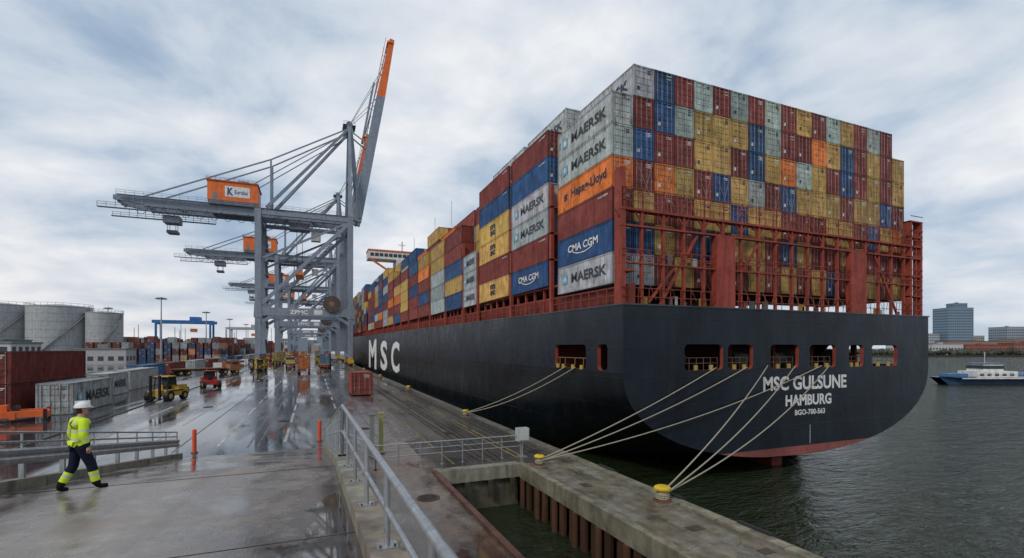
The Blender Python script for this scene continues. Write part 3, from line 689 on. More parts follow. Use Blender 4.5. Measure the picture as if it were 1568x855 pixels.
    mb.box(-28.5,-5,43.4,-15.5,5,49,OR,st); mb.box(-28.8,-5.3,49,-15.2,5.3,49.35,(.5,.12,.03),st); mb.box(-28.4,-4.9,42.5,-15.6,4.9,43.4,c2,st)
    mb.box(-24,-5.06,44.7,-17.5,-5.0,47.8,WH,st); mb.text('K',(-22.6,-5.08,46.2),(1,0,0),(0,0,1),1.6,2.3,B,M_TEXT,.05); mb.text('Eurokai',(-19.8,-5.08,46.2),(1,0,0),(0,0,1),3.4,1.2,B,M_TEXT)
    for x in (-26.5,): mb.box(x-.5,-5.05,43.6,x+.5,-5,45.8,c2,st)
    for s in (-5.3,5.3):
        for z in (50,49.7): mb.box(-28.8,s-.04,z,-15.2,s+.04,z+.06,c2,st)
    for k in range(12): mb.box(-28.8+k*1.2,-5.34,49.3,-28.72+k*1.2,-5.26,50,c2,st)
    mb.box(-21,-2,49.35,-18,1,50.6,c2,st)
    mb.build('machinery_house',root)
    mb=MB(); mb.X=Matrix.Translation((0,y0,0))
    hx,hz=13.2,41.5; tx,tz=24.6,104.
    for s in (-1,1):
        A=Vector((hx,s*2.6,hz));Bm=Vector((tx,s*2.6,tz)); m1=A.lerp(Bm,.68)
        mb.beam(A,m1,1.4,2.9,c,st,1.4,2.7); mb.beam(m1,Bm,1.4,2.7,OR,st,1.0,1.6)
        for i in range(10):
            p=A.lerp(Bm,i/10); q=A.lerp(Bm,(i+1)/10); off=Vector((-2.0,0,.3))
            mb.beam(p+off,q+off,.14,.14,c2 if i<6 else OR,st); mb.beam(A.lerp(Bm,i/10),p+off,.12,.12,c2,st)
        mb.beam((11,s*2,71.5),A.lerp(Bm,.42)+Vector((-1.5,0,0)),.35,.35,c,st); mb.beam(A.lerp(Bm,.5)+Vector((-2.5,0,0)),A.lerp(Bm,.95)+Vector((-1.2,0,0)),.35,.35,c,st); 
        mb.beam(A.lerp(Bm,.45)+Vector((-3.,0,0)),A.lerp(Bm,.78)+Vector((-3.4,0,-2)),.9,.6,OR if s>0 else c,st)
        mb.cyl((11,s*.6,73.6),A.lerp(Bm,.9),.09,(.3,.3,.32),st,5); mb.cyl((11,s*1.,73.6),A.lerp(Bm,.7),.09,(.3,.3,.32),st,5)
    for i in range(13):
        t=i/12; p=Vector((hx,-2.6,hz)).lerp(Vector((tx,-2.6,tz)),t); q=p+Vector((0,5.2,0)); mb.beam(p,q,.5,.8,c if t<.68 else OR,st)
        if i<12:
            q2=Vector((hx,2.6,hz)).lerp(Vector((tx,2.6,tz)),(i+1)/12); mb.beam(p,q2,.3,.3,c if t<.68 else OR,st)
    mb.box(tx-1.6,-3.4,tz-1.5,tx+.6,3.4,tz-.9,OR,st)
    mb.build('boom',root)
    mb=MB(); mb.X=Matrix.Translation((0,y0,0))
    for X in (LX,SX):
        for s in (-1,1):
            yc=s*hy
            mb.box(X-.5,yc-4.2,ZQ+1.5,X+.5,yc+4.2,ZQ+2.4,(.60,.32,.04),st)
            for k in range(4):
                yy=yc-3.6+k*2.4; mb.box(X-.65,yy-1,ZQ+.55,X+.65,yy+1,ZQ+1.5,(.6,.2,.03),st)
                for d in (-.5,.5): mb.cyl((X-.35,yy+d,ZQ+.42),(X+.35,yy+d,ZQ+.42),.4,(.05,.05,.05),st,12)
            mb.box(X-.7,yc-5.2,ZQ+.8,X+.7,yc-4.5,ZQ+1.8,(.65,.48,.05),st)
    mb.build('travel_bogies',root)
    mb=MB(); mb.X=Matrix.Translation((0,y0,0))
    mb.cyl((SX-5.5,-10.2,13.5),(SX-5.5,-9.8,13.5),2.6,(.09,.07,.06),st,28); mb.cyl((SX-5.5,-10.3,13.5),(SX-5.5,-9.7,13.5),.8,(.3,.15,.06),st,14)
    for a in range(8):
        t=a*math.pi/4; mb.beam((SX-5.5,-10.28,13.5),(SX-5.5+2.5*math.cos(t),-10.28,13.5+2.5*math.sin(t)),.1,.1,(.25,.18,.1),st)
    mb.text('ZPMC',(-4,-9.57,10.8),(1,0,0),(0,0,1),5,1.3,WH,M_TEXT,.04); mb.box(.2,-9.6,10.1,2.6,-9.56,11.6,WH,st)
    for k in range(15):
        x0=-46+k*3.5; pts=[(x0+3.5*i/8,-4.9,39.9-2.6*4*(i/8)*(1-i/8)) for i in range(9)]; mb.tube(pts,.07,BLK,M_PLAIN,4)
    mb.build('cable_gear',root)
crane(168); crane(246,seed=1); crane(362,seed=2); crane(470,seed=3)
# ------------------------------------------------------------ YARD
def cont_obj(items,name='shipping_container'):
    mb=MB()
    for it in items:
        (x,y,z,l,col,det,lb)=it
        container(mb,x,y,z,2.44,l,2.6,col,det)
        if lb: label(mb,lb,x+2.44-.012,y,z,l,2.6,1)
    return mb.build(name)
cont_obj([(4.,57.6,ZQ+.1,6.1,jit((.30,.07,.06)),2,None)])
cont_obj([(-20.75,50.5,ZQ+.02,8.6,(.44,.47,.47),2,'M')])
cont_obj([(-24.4,50,ZQ+.02,13.5,D,2,None)]); cont_obj([(-24.4,50,ZQ+2.63,13.5,(.20,.045,.035),2,None)])
cont_obj([(-23.6,67,ZQ+.02,6.1,(.56,.58,.58),2,'M')]); cont_obj([(-27,67.5,ZQ+.02,6.1,(.5,.52,.52),2,None)]); cont_obj([(-24.2,76,ZQ+.02,12.2,(.52,.54,.54),1,None)])
cont_obj([(-28.3,97,ZQ+.02,12.2,(.05,.18,.38),1,None)])
random.seed(21)
y=112
while y<330:
    cont_obj([(-27.5+random.uniform(-1,1),y,ZQ+.02,12.2,jit(random.choice([G,G,(.5,.52,.52),B,W,Rd])),1,None)]); y+=13.5+random.choice([0,0,5])
mute=lambda c:tuple(.72*v+.28*(.3*c[0]+.5*c[1]+.2*c[2])*.9 for v in c)
for row in range(9):
    mb=MB(); yy=242+row*9
    for k in range(16+row):
        x=-84+k*2.9-row*1.5
        for t in range(random.choice([2,3,3,4])): container(mb,x,yy,ZQ+t*2.6,2.44,6.1,2.6,mute(jit(CM[random.choice('RRRBBOYGWRD')],.25)),1)
    mb.build('shipping_container_stack')
for row in range(5):
    mb=MB(); yy=330+row*40
    for k in range(26):
        x=-60+k*2.6
        if -20<x<14: continue
        for t in range(random.choice([2,3,3,4])): container(mb,x,yy,ZQ+t*2.6,2.44,12.2,2.6,mute(jit(CM[random.choice('RRRBBOYGWRD')],.25)),0)
    mb.build('shipping_container_stack')
def tank(x,y,r,h):
    mb=MB(); c=(.40,.42,.43); mb.cyl((x,y,ZQ),(x,y,ZQ+h),r,c,M_STEEL,48); mb.cyl((x,y,ZQ+h),(x,y,ZQ+h+r*.12),r,c,M_STEEL,48,.4)
    for k in range(1,7): mb.cyl((x,y,ZQ+h*k/7),(x,y,ZQ+h*k/7+.12),r+.06,(.27,.29,.3),M_STEEL,48,cap=False)
    mb.cyl((x,y,ZQ+h-.3),(x,y,ZQ+h),r+.2,(.45,.46,.46),M_STEEL,48)
    for i in range(28):
        a=2*math.pi*i/28; mb.cyl((x+r*math.cos(a),y+r*math.sin(a),ZQ+h),(x+r*math.cos(a),y+r*math.sin(a),ZQ+h+1.1),.06,GAL,M_GALV,4)
        a2=a+2*math.pi/28; mb.cyl((x+r*math.cos(a),y+r*math.sin(a),ZQ+h+1.1),(x+r*math.cos(a2),y+r*math.sin(a2),ZQ+h+1.1),.06,GAL,M_GALV,4)
    n=26
    for i in range(n):
        a=R(-120)+R(110)*i/n; a2=R(-120)+R(110)*(i+1)/n; q=r+.5
        mb.beam((x+q*math.cos(a),y+q*math.sin(a),ZQ+h*i/n),(x+q*math.cos(a2),y+q*math.sin(a2),ZQ+h*(i+1)/n),.8,.12,(.25,.26,.27),M_STEEL)
        mb.beam((x+q*math.cos(a),y+q*math.sin(a),ZQ+h*i/n+1.1),(x+q*math.cos(a2),y+q*math.sin(a2),ZQ+h*(i+1)/n+1.1),.08,.08,(.3,.31,.32),M_STEEL)
    mb.build('storage_tank')
tank(-97,256,10.4,22.5); tank(-81,252,6.2,20.2); tank(-119,262,10.8,23); tank(-142,270,10.8,21)
def house(name,x0,y0,x1,y1,h,col,roof=(.2,.2,.21),wins=True,rot=None,base=ZQ,fl=3.2):
    root=empty(name); mb=MB(); mb.X=rot
    mb.box(x0,y0,base,x1,y1,base+h,col,M_PLAIN); mb.build('walls',root)
    mb=MB(); mb.X=rot; mb.box(x0-.3,y0-.3,base+h,x1+.3,y1+.3,base+h+.4,roof,M_PLAIN); mb.box((x0+x1)/2-2,(y0+y1)/2-1.5,base+h+.4,(x0+x1)/2+1,(y0+y1)/2+1,base+h+1.8,roof,M_PLAIN); mb.build('roof',root)
    if wins:
        mb=MB(); mb.X=rot; z=base+1.1
        while z+1.6<base+h:
            n=int((x1-x0)/2.6); 
            for i in range(n):
                xa=x0+(x1-x0)*(i+.22)/n; xb=x0+(x1-x0)*(i+.78)/n; mb.box(xa,y0-.05,z,xb,y0-.01,z+1.5,(.05,.065,.08),M_PLAIN)
            n=int((y1-y0)/2.6)
            for i in range(n):
                ya=y0+(y1-y0)*(i+.22)/n; yb_=y0+(y1-y0)*(i+.78)/n; mb.box(x1+.01,ya,z,x1+.05,yb_,z+1.5,(.05,.065,.08),M_PLAIN); mb.box(x0-.05,ya,z,x0-.01,yb_,z+1.5,(.05,.065,.08),M_PLAIN)
            z+=fl
        mb.build('windows',root)
house('warehouse',-86,150,-66,164,6.6,(.56,.58,.60)); house('warehouse',-130,205,-92,222,8,(.25,.27,.3)); house('warehouse',-74,205,-60,215,5,(.42,.42,.42))
def mast(x,y,h):
    mb=MB(); mb.cyl((x,y,ZQ),(x,y,ZQ+h),.38,GAL,M_GALV,10,.16); mb.cyl((x,y,ZQ+h-.6),(x,y,ZQ+h-.3),1.3,(.3,.31,.32),M_GALV,14)
    mb.cyl((x,y,ZQ),(x,y,ZQ+1.2),.8,(.3,.29,.26),M_CONC,12)
    for i in range(8):
        a=i*math.pi/4; px,py=x+1.5*math.cos(a),y+1.5*math.sin(a); mb.box(px-.35,py-.35,ZQ+h-.9,px+.35,py+.35,ZQ+h-.5,(.2,.21,.22),M_STEEL)
    mb.build('lamp_mast')
for p in ((-53.7,221,25),(-52.7,299,25),(-51,365,25),(-95,300,26),(-50,440,25),(-48,520,25),(-90,420,25),(-75,520,25)): mast(*p)
def rtg(x,y,w_,h,col=(.03,.16,.42)):
    mb=MB()
    for X in (x,x+w_):
        for yy in (y,y+10):
            mb.beam((X,yy,ZQ+1.4),(X,yy,ZQ+h),1.,1.,col,M_STEEL)
            for d in (-1,1): mb.cyl((X-.4,yy+d,ZQ+.8),(X+.4,yy+d,ZQ+.8),.8,BLK,M_PLAIN,12)
        mb.beam((X,y-2,ZQ+2),(X,y+12,ZQ+2),.9,.9,col,M_STEEL); mb.beam((X,y,ZQ+h),(X,y+10,ZQ+h),.9,1.2,col,M_STEEL)
    for yy in (y+.5,y+9.5): mb.beam((x-2,yy,ZQ+h+.9),(x+w_+2,yy,ZQ+h+.9),1.1,1.8,col,M_STEEL)
    mb.box(x+w_*.6,y+1.4,ZQ+h+1.8,x+w_*.6+5,y+8.6,ZQ+h+4,col,M_STEEL); mb.box(x+w_*.6,y+3,ZQ+h-5,x+w_*.6+3,y+7,ZQ+h-3,O,M_STEEL); mb.build('yard_gantry_crane')
rtg(-84,335,27,20); rtg(-60,430,24,20,(.4,.42,.44))
# ---------------------------------------------------------- vehicles
def wheel(mb,x,y,z,r,w_=.35):
    mb.cyl((x-w_/2,y,z),(x+w_/2,y,z),r,BLK,M_PLAIN,18); mb.cyl((x-w_/2-.01,y,z),(x+w_/2+.01,y,z),r*.5,(.45,.40,.12),M_STEEL,12)
def forklift(x,y,rot,col,name='heavy_forklift',s=1.,masted=True):
    mb=MB(); mb.X=Matrix.Translation((x,y,ZQ))@Matrix.Rotation(rot,4,'Z')@Matrix.Scale(s,4)
    mb.box(-1.05,-1.9,.55,1.05,1.6,1.25,col,M_STEEL); mb.beam((0,-1.9,.95),(0,-2.45,.95),2.1,1.0,col,M_STEEL,1.7,.8); mb.box(-1.,-1.9,1.25,1.,-.5,1.75,col,M_STEEL)
    for sx in (-1,1):
        wheel(mb,sx*1.05,1.2,.6,.6,.5); wheel(mb,sx*.95,-1.4,.5,.5,.4)
        mb.beam((sx*.75,-.45,1.7),(sx*.72,-.3,2.7),.09,.09,BLK,M_STEEL); mb.beam((sx*.75,1.0,1.25),(sx*.72,.8,2.7),.09,.09,BLK,M_STEEL)
        if masted: mb.box(sx*.5-.1,1.75,.2,sx*.5+.1,1.95,2.9,BLK,M_STEEL); mb.box(sx*.45-.09,1.98,.12,sx*.45+.09,2.7,.2,(.1,.1,.1),M_STEEL)
        mb.box(sx*1.07-.03,-1.2,1.1,sx*1.07+.03,.8,1.2,BLK,M_STEEL)
    mb.box(-.8,-.4,2.7,.8,.95,2.8,col,M_STEEL); mb.box(-.72,-.42,1.75,.72,-.4,2.68,(.04,.05,.06),M_PLAIN)
    if masted: mb.box(-.6,1.95,.3,.6,2.02,.42,BLK,M_STEEL); mb.box(-.6,1.75,2.6,.6,1.9,2.75,BLK,M_STEEL)
    mb.box(-.3,-.3,1.25,.3,.25,1.7,BLK,M_PLAIN); mb.cyl((.6,-1.2,1.75),(.6,-1.2,2.4),.06,BLK,M_STEEL,8); mb.ball((.5,.3,2.85),.09,O,M_STEEL)
    for i in range(4): mb.box(-.9+i*.5,-2.47,.6,-.65+i*.5,-2.44,1.3,BLK,M_STEEL)
    mb.build(name)
def truck(x,y,rot,col,load=None,name='container_truck'):
    mb=MB(); mb.X=Matrix.Translation((x,y,ZQ))@Matrix.Rotation(rot,4,'Z')
    mb.box(-1.2,3.3,.8,1.2,5.4,2.0,col,M_STEEL); mb.mesh([(-1.2,3.3,2),(1.2,3.3,2),(1.2,5.4,2),(-1.2,5.4,2),(-1.1,3.4,3.),(1.1,3.4,3.),(1.1,5.0,3.),(-1.1,5.0,3.)],MB.BF,col,M_STEEL)
    mb.poly([(-1.0,5.38,2.1),(1.0,5.38,2.1),(1.0,5.06,2.85),(-1.0,5.06,2.85)],(.03,.04,.05),M_PLAIN)
    for s in (-1,1): mb.box(s*1.19-.02,3.7,2.05,s*1.19+.02,4.8,2.6,(.03,.04,.05),M_PLAIN)
    mb.box(-1.15,3.27,2.1,1.15,3.29,2.8,(.03,.04,.05),M_PLAIN)
    mb.box(-.45,-7,.9,.45,3.3,1.2,(.08,.08,.09),M_STEEL); mb.box(-1.2,-7,1.2,1.2,2.6,1.4,tuple(c*.7 for c in col),M_STEEL)
    for yy in (4.6,2.4,-4.2,-5.5):
        for s in (-1,1): wheel(mb,s*1.0,yy,.5,.5,.35)
    mb.box(-1.2,-7.05,.7,1.2,-7.0,.9,(.5,.05,.03),M_STEEL)
    if load: container(mb,-1.22,-6.9,1.42,2.44,9.2,2.6,load,1)
    mb.build(name)
forklift(-14.2,60.5,R(158),(.55,.36,.06),s=.92)
forklift(-13.2,77.5,R(-160),(.5,.035,.03),'yard_tractor',.85,False)
truck(-1.8,114,0,(.5,.18,.05),(.55,.17,.05)); truck(-19.5,115,R(-62),(.35,.15,.07),None,'flatbed_truck'); truck(-6,150,R(3),(.5,.4,.1),None,'flatbed_truck'); truck(6,190,R(80),(.5,.4,.1),None,'flatbed_truck'); truck(-19,205,R(-60),(.5,.13,.05),None,'flatbed_truck'); forklift(-8,190,R(20),(.55,.36,.05)); forklift(3,150,R(200),(.5,.2,.05)); truck(-3.8,230,0,(.5,.14,.05),(.6,.25,.06)); truck(2.,270,0,(.5,.45,.3),(.5,.5,.5))
forklift(-12,130,R(160),(.6,.4,.05)); truck(3.2,140,R(-4),(.5,.45,.2),(.12,.2,.3)); truck(-8,260,0,(.5,.1,.05),(.5,.1,.06)); truck(-11,180,R(10),(.5,.4,.1),(.45,.35,.1)); truck(5.5,225,0,(.6,.5,.2),(.5,.15,.05))
def van(x,y,rot,col):
    mb=MB(); mb.X=Matrix.Translation((x,y,ZQ))@Matrix.Rotation(rot,4,'Z')
    pr=[(-2.2,.35),(2.3,.35),(2.3,.95),(1.3,1.1),(.7,1.9),(-2.2,1.95)]
    for s in (-1,1):
        pts=[(s*.9,a,b) for a,b in pr]; mb.poly(pts if s>0 else pts[::-1],col,M_STEEL)
    for i in range(6):
        a=pr[i];b=pr[(i+1)%6]; mb.poly([(-.9,a[0],a[1]),(-.9,b[0],b[1]),(.9,b[0],b[1]),(.9,a[0],a[1])],col if i!=3 else (.03,.04,.05),M_STEEL)
    for yy in (-1.4,1.5):
        for s in (-1,1): wheel(mb,s*.82,yy,.35,.35,.22)
    for s in (-1,1): mb.poly([(s*.91,-1.9,1.15),(s*.91,1.1,1.15),(s*.91,.65,1.75),(s*.91,-1.9,1.75)],(.03,.04,.05),M_PLAIN)
    mb.build('van')
van(-21.5,135,R(10),WH); van(-22,150,R(5),(.5,.1,.05)); van(-20,175,0,WH); van(8,210,0,WH); van(-21,165,R(90),WH)
mb=MB(); mb.X=Matrix.Translation((-21.6,47.0,ZQ))@Matrix.Rotation(R(15),4,'Z')@Matrix.Scale(.72,4)
OR=(.80,.15,.03)
for yy in (-1.,1.): mb.box(-4,yy-.25,.5,4,yy+.25,1.15,OR,M_STEEL)
for xx in (-3.9,-1.5,0,1.5,3.9): mb.box(xx-.2,-1.3,.35,xx+.2,1.3,1.0,OR,M_STEEL)
for xx in (-3.9,3.9):
    for yy in (-1.2,1.2): mb.box(xx-.15,yy-.15,0,xx+.15,yy+.15,1.25,BLK,M_STEEL)
mb.box(-1.2,-.7,1.15,1.0,.7,1.75,OR,M_STEEL); mb.cyl((1.6,-.5,1.4),(1.6,.5,1.4),.3,BLK,M_STEEL,12); mb.box(-3,-.5,1.15,-2,.5,1.5,(.1,.1,.1),M_STEEL); mb.beam((-3.5,0,1.2),(-1.2,0,1.9),.2,.2,OR,M_STEEL)
mb.build('crane_spreader')
# ------------------------------------------------------------ right bank city
Mr=Matrix(((RT.x,F.x,0,0),(RT.y,F.y,0,0),(0,0,1,0),(0,0,0,1)))
zb=ZW+1.4
def bl(name,x,w_,d,ytop,col,depth=25,fl=3.4):
    house(name,x,d,x+w_,d+depth,ytop,col,tuple(c*.7 for c in col),True,Mr,zb,fl)
bl('office_tower',545,32,600,56,(.18,.26,.34),22); bl('office_tower',557,18,606,62,(.17,.24,.32),10)
bl('apartment_block',640,24,620,33,(.28,.33,.38)); bl('apartment_block',668,20,600,34,(.25,.31,.37)); bl('apartment_block',700,30,640,30,(.28,.30,.33)); bl('office_block',520,24,610,24,(.38,.42,.46)); bl('apartment_block',590,40,640,22,(.32,.33,.35)); bl('apartment_block',740,40,640,34,(.25,.28,.32))
bl('office_block',496,20,600,32,(.24,.31,.38),15)
bl('brick_warehouse',352,26,402,9,(.5,.5,.5),14); bl('brick_warehouse',382,36,404,8,(.32,.09,.06),14); bl('brick_warehouse',424,30,405,10,(.3,.12,.08),14); bl('brick_warehouse',460,50,405,8,(.35,.35,.35),14); bl('brick_warehouse',330,20,410,12,(.55,.55,.55),14)
bl('brick_warehouse',400,60,440,12,(.28,.18,.15),14); bl('brick_warehouse',470,60,450,14,(.35,.22,.18),14)
bl('warehouse',512,60,405,10,(.28,.13,.10),14)
mb=MB()
random.seed(9)
for i in range(900):
    d=random.choice([398,400,430,560]); r=random.uniform(300,760); h=random.uniform(2,6)
    p=FR(d+random.uniform(-1,3),r,zb+h*.5); s=random.uniform(1.2,2.6)
    mb.ball(p,s,jit((.045,.05,.035),.4),M_PLAIN,(1.2,1.2,random.uniform(.8,1.5)),5,3)
mb.build('distant_trees')
mb=MB(); mb.X=Matrix.Translation(FR(98,104,ZW))@Matrix.Rotation(-YAW,4,'Z')
pr=[(-16,0),(-18,1.7),(-14,1.4),(14,1.3),(18,2.0),(16.5,0)]
hb=(.02,.06,.14)
for s in (-1,1): 
    pts=[(a,s*2.6*(1 if abs(a)<15 else .45),b) for a,b in pr]; mb.poly(pts if s<0 else pts[::-1],hb,M_STEEL)
mb.poly([(-18,-1.2,1.5),(-14,-2.6,1.4),(14,-2.6,1.3),(18,-1.2,2),(18,1.2,2),(14,2.6,1.3),(-14,2.6,1.4),(-18,1.2,1.5)],(.3,.3,.3),M_STEEL)
mb.box(-14.5,-2.63,1.22,14.5,-2.6,1.4,WH,M_STEEL)
mb.box(-11,-2.2,1.4,-3,2.2,2.7,WH,M_STEEL); mb.box(-9.5,-1.8,2.7,-5.5,1.8,4.2,WH,M_STEEL); mb.box(-9.6,-1.85,3.2,-5.4,1.85,3.85,(.04,.05,.06),M_PLAIN); mb.box(-9.8,-2,4.2,-5.2,2,4.35,(.1,.2,.35),M_STEEL)
mb.box(-1,-2,1.4,10,2,2.3,(.06,.20,.42),M_STEEL); mb.box(10.5,-1.4,1.4,12.5,1.4,2.6,WH,M_STEEL); mb.box(-16,-1.2,1.5,-12,1.2,2.2,(.06,.20,.42),M_STEEL)
for i in range(5): mb.box(-10.6+i*1.5,-2.23,1.8,-9.8+i*1.5,-2.2,2.3,(.04,.05,.06),M_PLAIN)
mb.cyl((-7.5,0,4.3),(-7.5,0,6.5),.05,WH,M_STEEL,6); mb.cyl((15,0,1.8),(15,0,3.5),.05,WH,M_STEEL,6)
for i in range(14):
    x=-13+i*2.1; mb.cyl((x,-2.5,1.4),(x,-2.5,2.2),.03,WH,M_STEEL,4)
mb.cyl((-13,-2.5,2.2),(14.3,-2.5,2.2),.03,WH,M_STEEL,4)
mb.build('river_barge')
house('port_building',-40,640,-10,660,16,(.4,.42,.45)); house('port_building',-150,560,-100,580,12,(.35,.37,.4)); house('port_building',-220,420,-170,440,10,(.35,.3,.28)); house('port_building',5,760,60,790,20,(.3,.33,.36))
mb=MB()
for i in range(160):
    x=random.uniform(-420,10); y=random.uniform(620,760); h=random.uniform(6,18); wd=random.uniform(5,20)
    mb.box(x,y,ZQ,x+wd,y+8,ZQ+h,jit(random.choice([(.27,.31,.36),(.32,.35,.39),(.33,.23,.2),(.22,.29,.38)]),.2),M_PLAIN)  # lightened bluish greys: distance haze is painted into the block colours
for i in range(36):
    x=random.uniform(-400,30); y=random.uniform(620,760); mb.cyl((x,y,ZQ),(x,y,ZQ+random.uniform(22,34)),.35,(.3,.32,.35),M_PLAIN,5)
mb.build('distant_port_skyline')
# ------------------------------------------------------------ WORKER
def skin(name,verts,edges,radii,parent,seg=.05,sub=2,bones=None,colf=None,mat=M_CLOTH):
    vs=[Vector(v) for v in verts]; rs=list(radii); es=[]
    for a,b in edges:
        n=max(1,round((vs[b]-vs[a]).length/seg)); prev=a
        for i in range(1,n):
            t=i/n; vs.append(vs[a].lerp(vs[b],t)); ra,rb=rs[a],rs[b]; rs.append((ra[0]*(1-t)+rb[0]*t,ra[1]*(1-t)+rb[1]*t)); es.append((prev,len(vs)-1)); prev=len(vs)-1
        es.append((prev,b))
    me=bpy.data.meshes.new(name); me.from_pydata([tuple(v) for v in vs],es,[])
    ob=bpy.data.objects.new(name,me); S.collection.objects.link(ob)
    md=ob.modifiers.new('s','SKIN'); md.use_smooth_shade=True
    sv=me.skin_vertices[0].data
    for i,r_ in enumerate(rs): sv[i].radius=r_; sv[i].use_root=(i==0)
    m2=ob.modifiers.new('u','SUBSURF'); m2.levels=sub; m2.render_levels=sub
    bpy.context.view_layer.update()
    nm=bpy.data.meshes.new_from_object(ob.evaluated_get(bpy.context.evaluated_depsgraph_get()))
    bpy.data.objects.remove(ob)
    o2=bpy.data.objects.new(name,nm); S.collection.objects.link(o2); o2.parent=parent
    nm.materials.clear(); nm.materials.append(mat)
    at=nm.color_attributes.new(name='Col',type='FLOAT_COLOR',domain='CORNER')
    for p in nm.polygons:
        c_=colf(p.center); p.use_smooth=True
        for li in p.loop_indices: at.data[li].color=(*c_,1)
    return o2
wk=empty('dock_worker')
HV=(.62,.82,.04); NV=(.012,.016,.035); SV=(.55,.56,.56); SKN=(.50,.28,.20); BT=(.015,.013,.012)
V_=[(0,0,.97),(0,.0,1.08),(0,.015,1.22),(0,.02,1.36),(0,.01,1.45),(0,.03,1.53),(0,.045,1.60),
    (.10,.0,.91),(.13,.15,.53),(.16,.22,.15),(.16,.27,.06),(.19,.42,.05),
    (-.10,.0,.91),(-.15,-.04,.50),(-.18,-.22,.17),(-.18,-.26,.08),(-.20,-.10,.03),
    (.20,.0,1.43),(.30,-.05,1.16),(.32,.03,.93),(-.20,.0,1.43),(-.31,-.02,1.15),(-.32,.07,.92)]
R_=[(.18,.14),(.18,.14),(.19,.145),(.205,.145),(.12,.10),(.06,.065),(.055,.06),
    (.115,.12),(.095,.10),(.08,.08),(.05,.055),(.045,.03),(.115,.12),(.095,.10),(.08,.08),(.05,.055),(.045,.03),
    (.092,.092),(.076,.076),(.052,.052),(.092,.092),(.076,.076),(.052,.052)]
E_=[(0,1),(1,2),(2,3),(3,4),(4,5),(5,6),(0,7),(7,8),(8,9),(9,10),(10,11),(0,12),(12,13),(13,14),(14,15),(15,16),(3,17),(17,18),(18,19),(3,20),(20,21),(21,22)]
def cf(c):
    best=None;bd=9
    for (a,b) in E_:
        A=Vector(V_[a]);Bv=Vector(V_[b]);d=Bv-A; t=max(0,min(1,(c-A).dot(d)/d.length_squared)); q=(c-(A+d*t)).length-(R_[a][0]*(1-t)+R_[b][0]*t)*.6
        if q<bd: bd=q;best=(a,b,t)
    a,b,t=best; z=c.z
    if (a,b) in ((9,10),(10,11),(14,15),(15,16)): return BT
    if (a,b) in ((8,9),(13,14)):
        return NV if t<.38 else (SV if .52<t<.64 else HV) if t<.9 else BT
    if (a,b) in ((7,8),(12,13),(0,7),(0,12)) and z<.86: return NV
    if (a,b) in ((4,5),): return HV if t<.6 else SKN
    if (a,b)==(5,6): return SKN
    if (a,b) in ((17,18),(20,21)): return SV if .62<t<.76 else HV
    if (a,b) in ((18,19),(21,22)): return (SV if .28<t<.42 else HV) if t<.62 else NV
    if z<.95: return NV
    if 1.04<z<1.09 or 1.2<z<1.25: return SV
    if abs(abs(c.x)-.10)<.025 and z>1.24: return SV
    return HV
skin('body',V_,E_,R_,wk,.035,1,colf=cf)
for (wr,dirv,nm_) in (((.32,.03,.93),Vector((.02,.1,-1)),'hand_right'),((-.32,.07,.92),Vector((.02,.15,-.98)),'hand_left')):
    wv=Vector(wr); d=dirv.normalized(); fw=Vector((0,1,0)); fw=(fw-d*fw.dot(d)).normalized(); sx=-1 if wr[0]>0 else 1; inn=Vector((sx,0,0))
    vs=[wv,wv+d*.045,wv+d*.085]; rr=[(.026,.03),(.03,.042),(.026,.04)]; ee=[(0,1),(1,2)]
    for k,(o,L) in enumerate(((.03,.068),(.01,.076),(-.01,.07),(-.03,.055))):
        i=len(vs); base=wv+d*.085+fw*o; vs+=[base,base+d*L*.5+inn*.008,base+d*L*.85+inn*.03]; rr+=[(.010,.010),(.009,.009),(.007,.007)]; ee+=[(2,i),(i,i+1),(i+1,i+2)]
    i=len(vs); vs+=[wv+d*.035+fw*.035,wv+d*.07+fw*.055+inn*.01,wv+d*.1+fw*.058+inn*.02]; rr+=[(.011,.011),(.010,.010),(.008,.008)]; ee+=[(1,i),(i,i+1),(i+1,i+2)]
    skin(nm_,vs,ee,rr,wk,.03,1,colf=lambda c:SKN,mat=M_CLOTH)
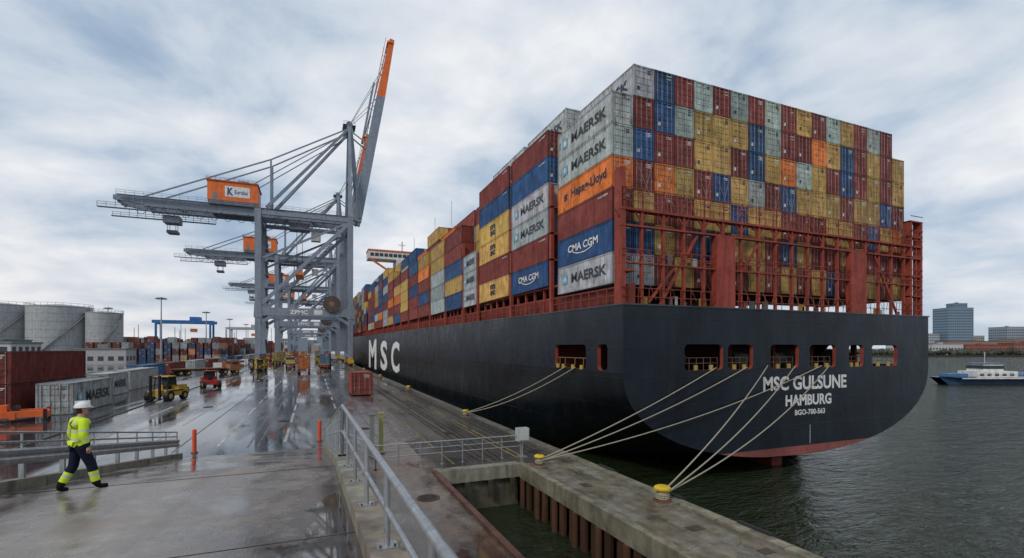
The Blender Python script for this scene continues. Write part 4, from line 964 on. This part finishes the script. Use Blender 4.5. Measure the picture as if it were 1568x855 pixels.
HT=Matrix.Translation((0,.055,1.665))@Matrix.Rotation(R(-14),4,'Z')
mb=MB(); mb.X=HT
mb.ball((0,0,0),.1,SKN,M_CLOTH,(.78,.95,1.18),16,12); mb.ball((0,.02,-.06),.07,SKN,M_CLOTH,(.85,1.05,.8),12,8)
mb.ball((0,-.022,-.01),.1,(.05,.03,.02),M_CLOTH,(.80,.86,1.0),16,10)
mb.mesh([(-.014,.088,-.025),(.014,.088,-.025),(0,.118,-.025),(0,.09,.02)],[(0,1,2),(0,2,3),(2,1,3)],SKN,M_CLOTH)
for s in (-1,1): mb.ball((s*.032,.088,.012),.011,(.03,.02,.02),M_CLOTH,(1,.5,.7),8,6); mb.ball((s*.08,.0,-.01),.026,SKN,M_CLOTH,(.4,.8,1.1),8,6)
mb.box(-.024,.086,-.058,.024,.096,-.05,(.3,.1,.09),M_CLOTH)
mb.build('head',wk)
mb=MB(); mb.X=HT
HW=(.78,.78,.76); mb.ball((0,0,.045),.132,HW,M_PLAIN,(.93,1.05,.92),20,8,0,.5); mb.cyl((0,0,.035),(0,0,.05),.136,HW,M_PLAIN,24); mb.mesh([(-.1,.1,.036),(.1,.1,.036),(.06,.17,.03),(-.06,.17,.03),(-.1,.1,.05),(.1,.1,.05),(.06,.17,.036),(-.06,.17,.036)],MB.BF,HW,M_PLAIN)
mb.beam((0,-.12,.10),(0,.12,.10),.03,.15,HW,M_PLAIN); mb.build('hard_hat',wk)
HD=(F*.88+RT*.47).normalized(); ang=math.atan2(-HD.x,HD.y)
wx,wy=-4.42,12.45
wk.location=(wx,wy,zr(wy)-.02); wk.rotation_euler=(0,0,ang)
# ------------------------------------------------------------ CAMERA
cam=bpy.data.cameras.new('camera'); co=bpy.data.objects.new('camera',cam); S.collection.objects.link(co); S.camera=co
co.location=(0,0,0); co.rotation_euler=(R(90),0,-YAW); cam.sensor_width=36; cam.lens=36*735/1568; cam.shift_y=.0673; cam.clip_start=.1; cam.clip_end=20000
S.view_settings.view_transform='Standard'; S.view_settings.look='None'; S.view_settings.exposure=0
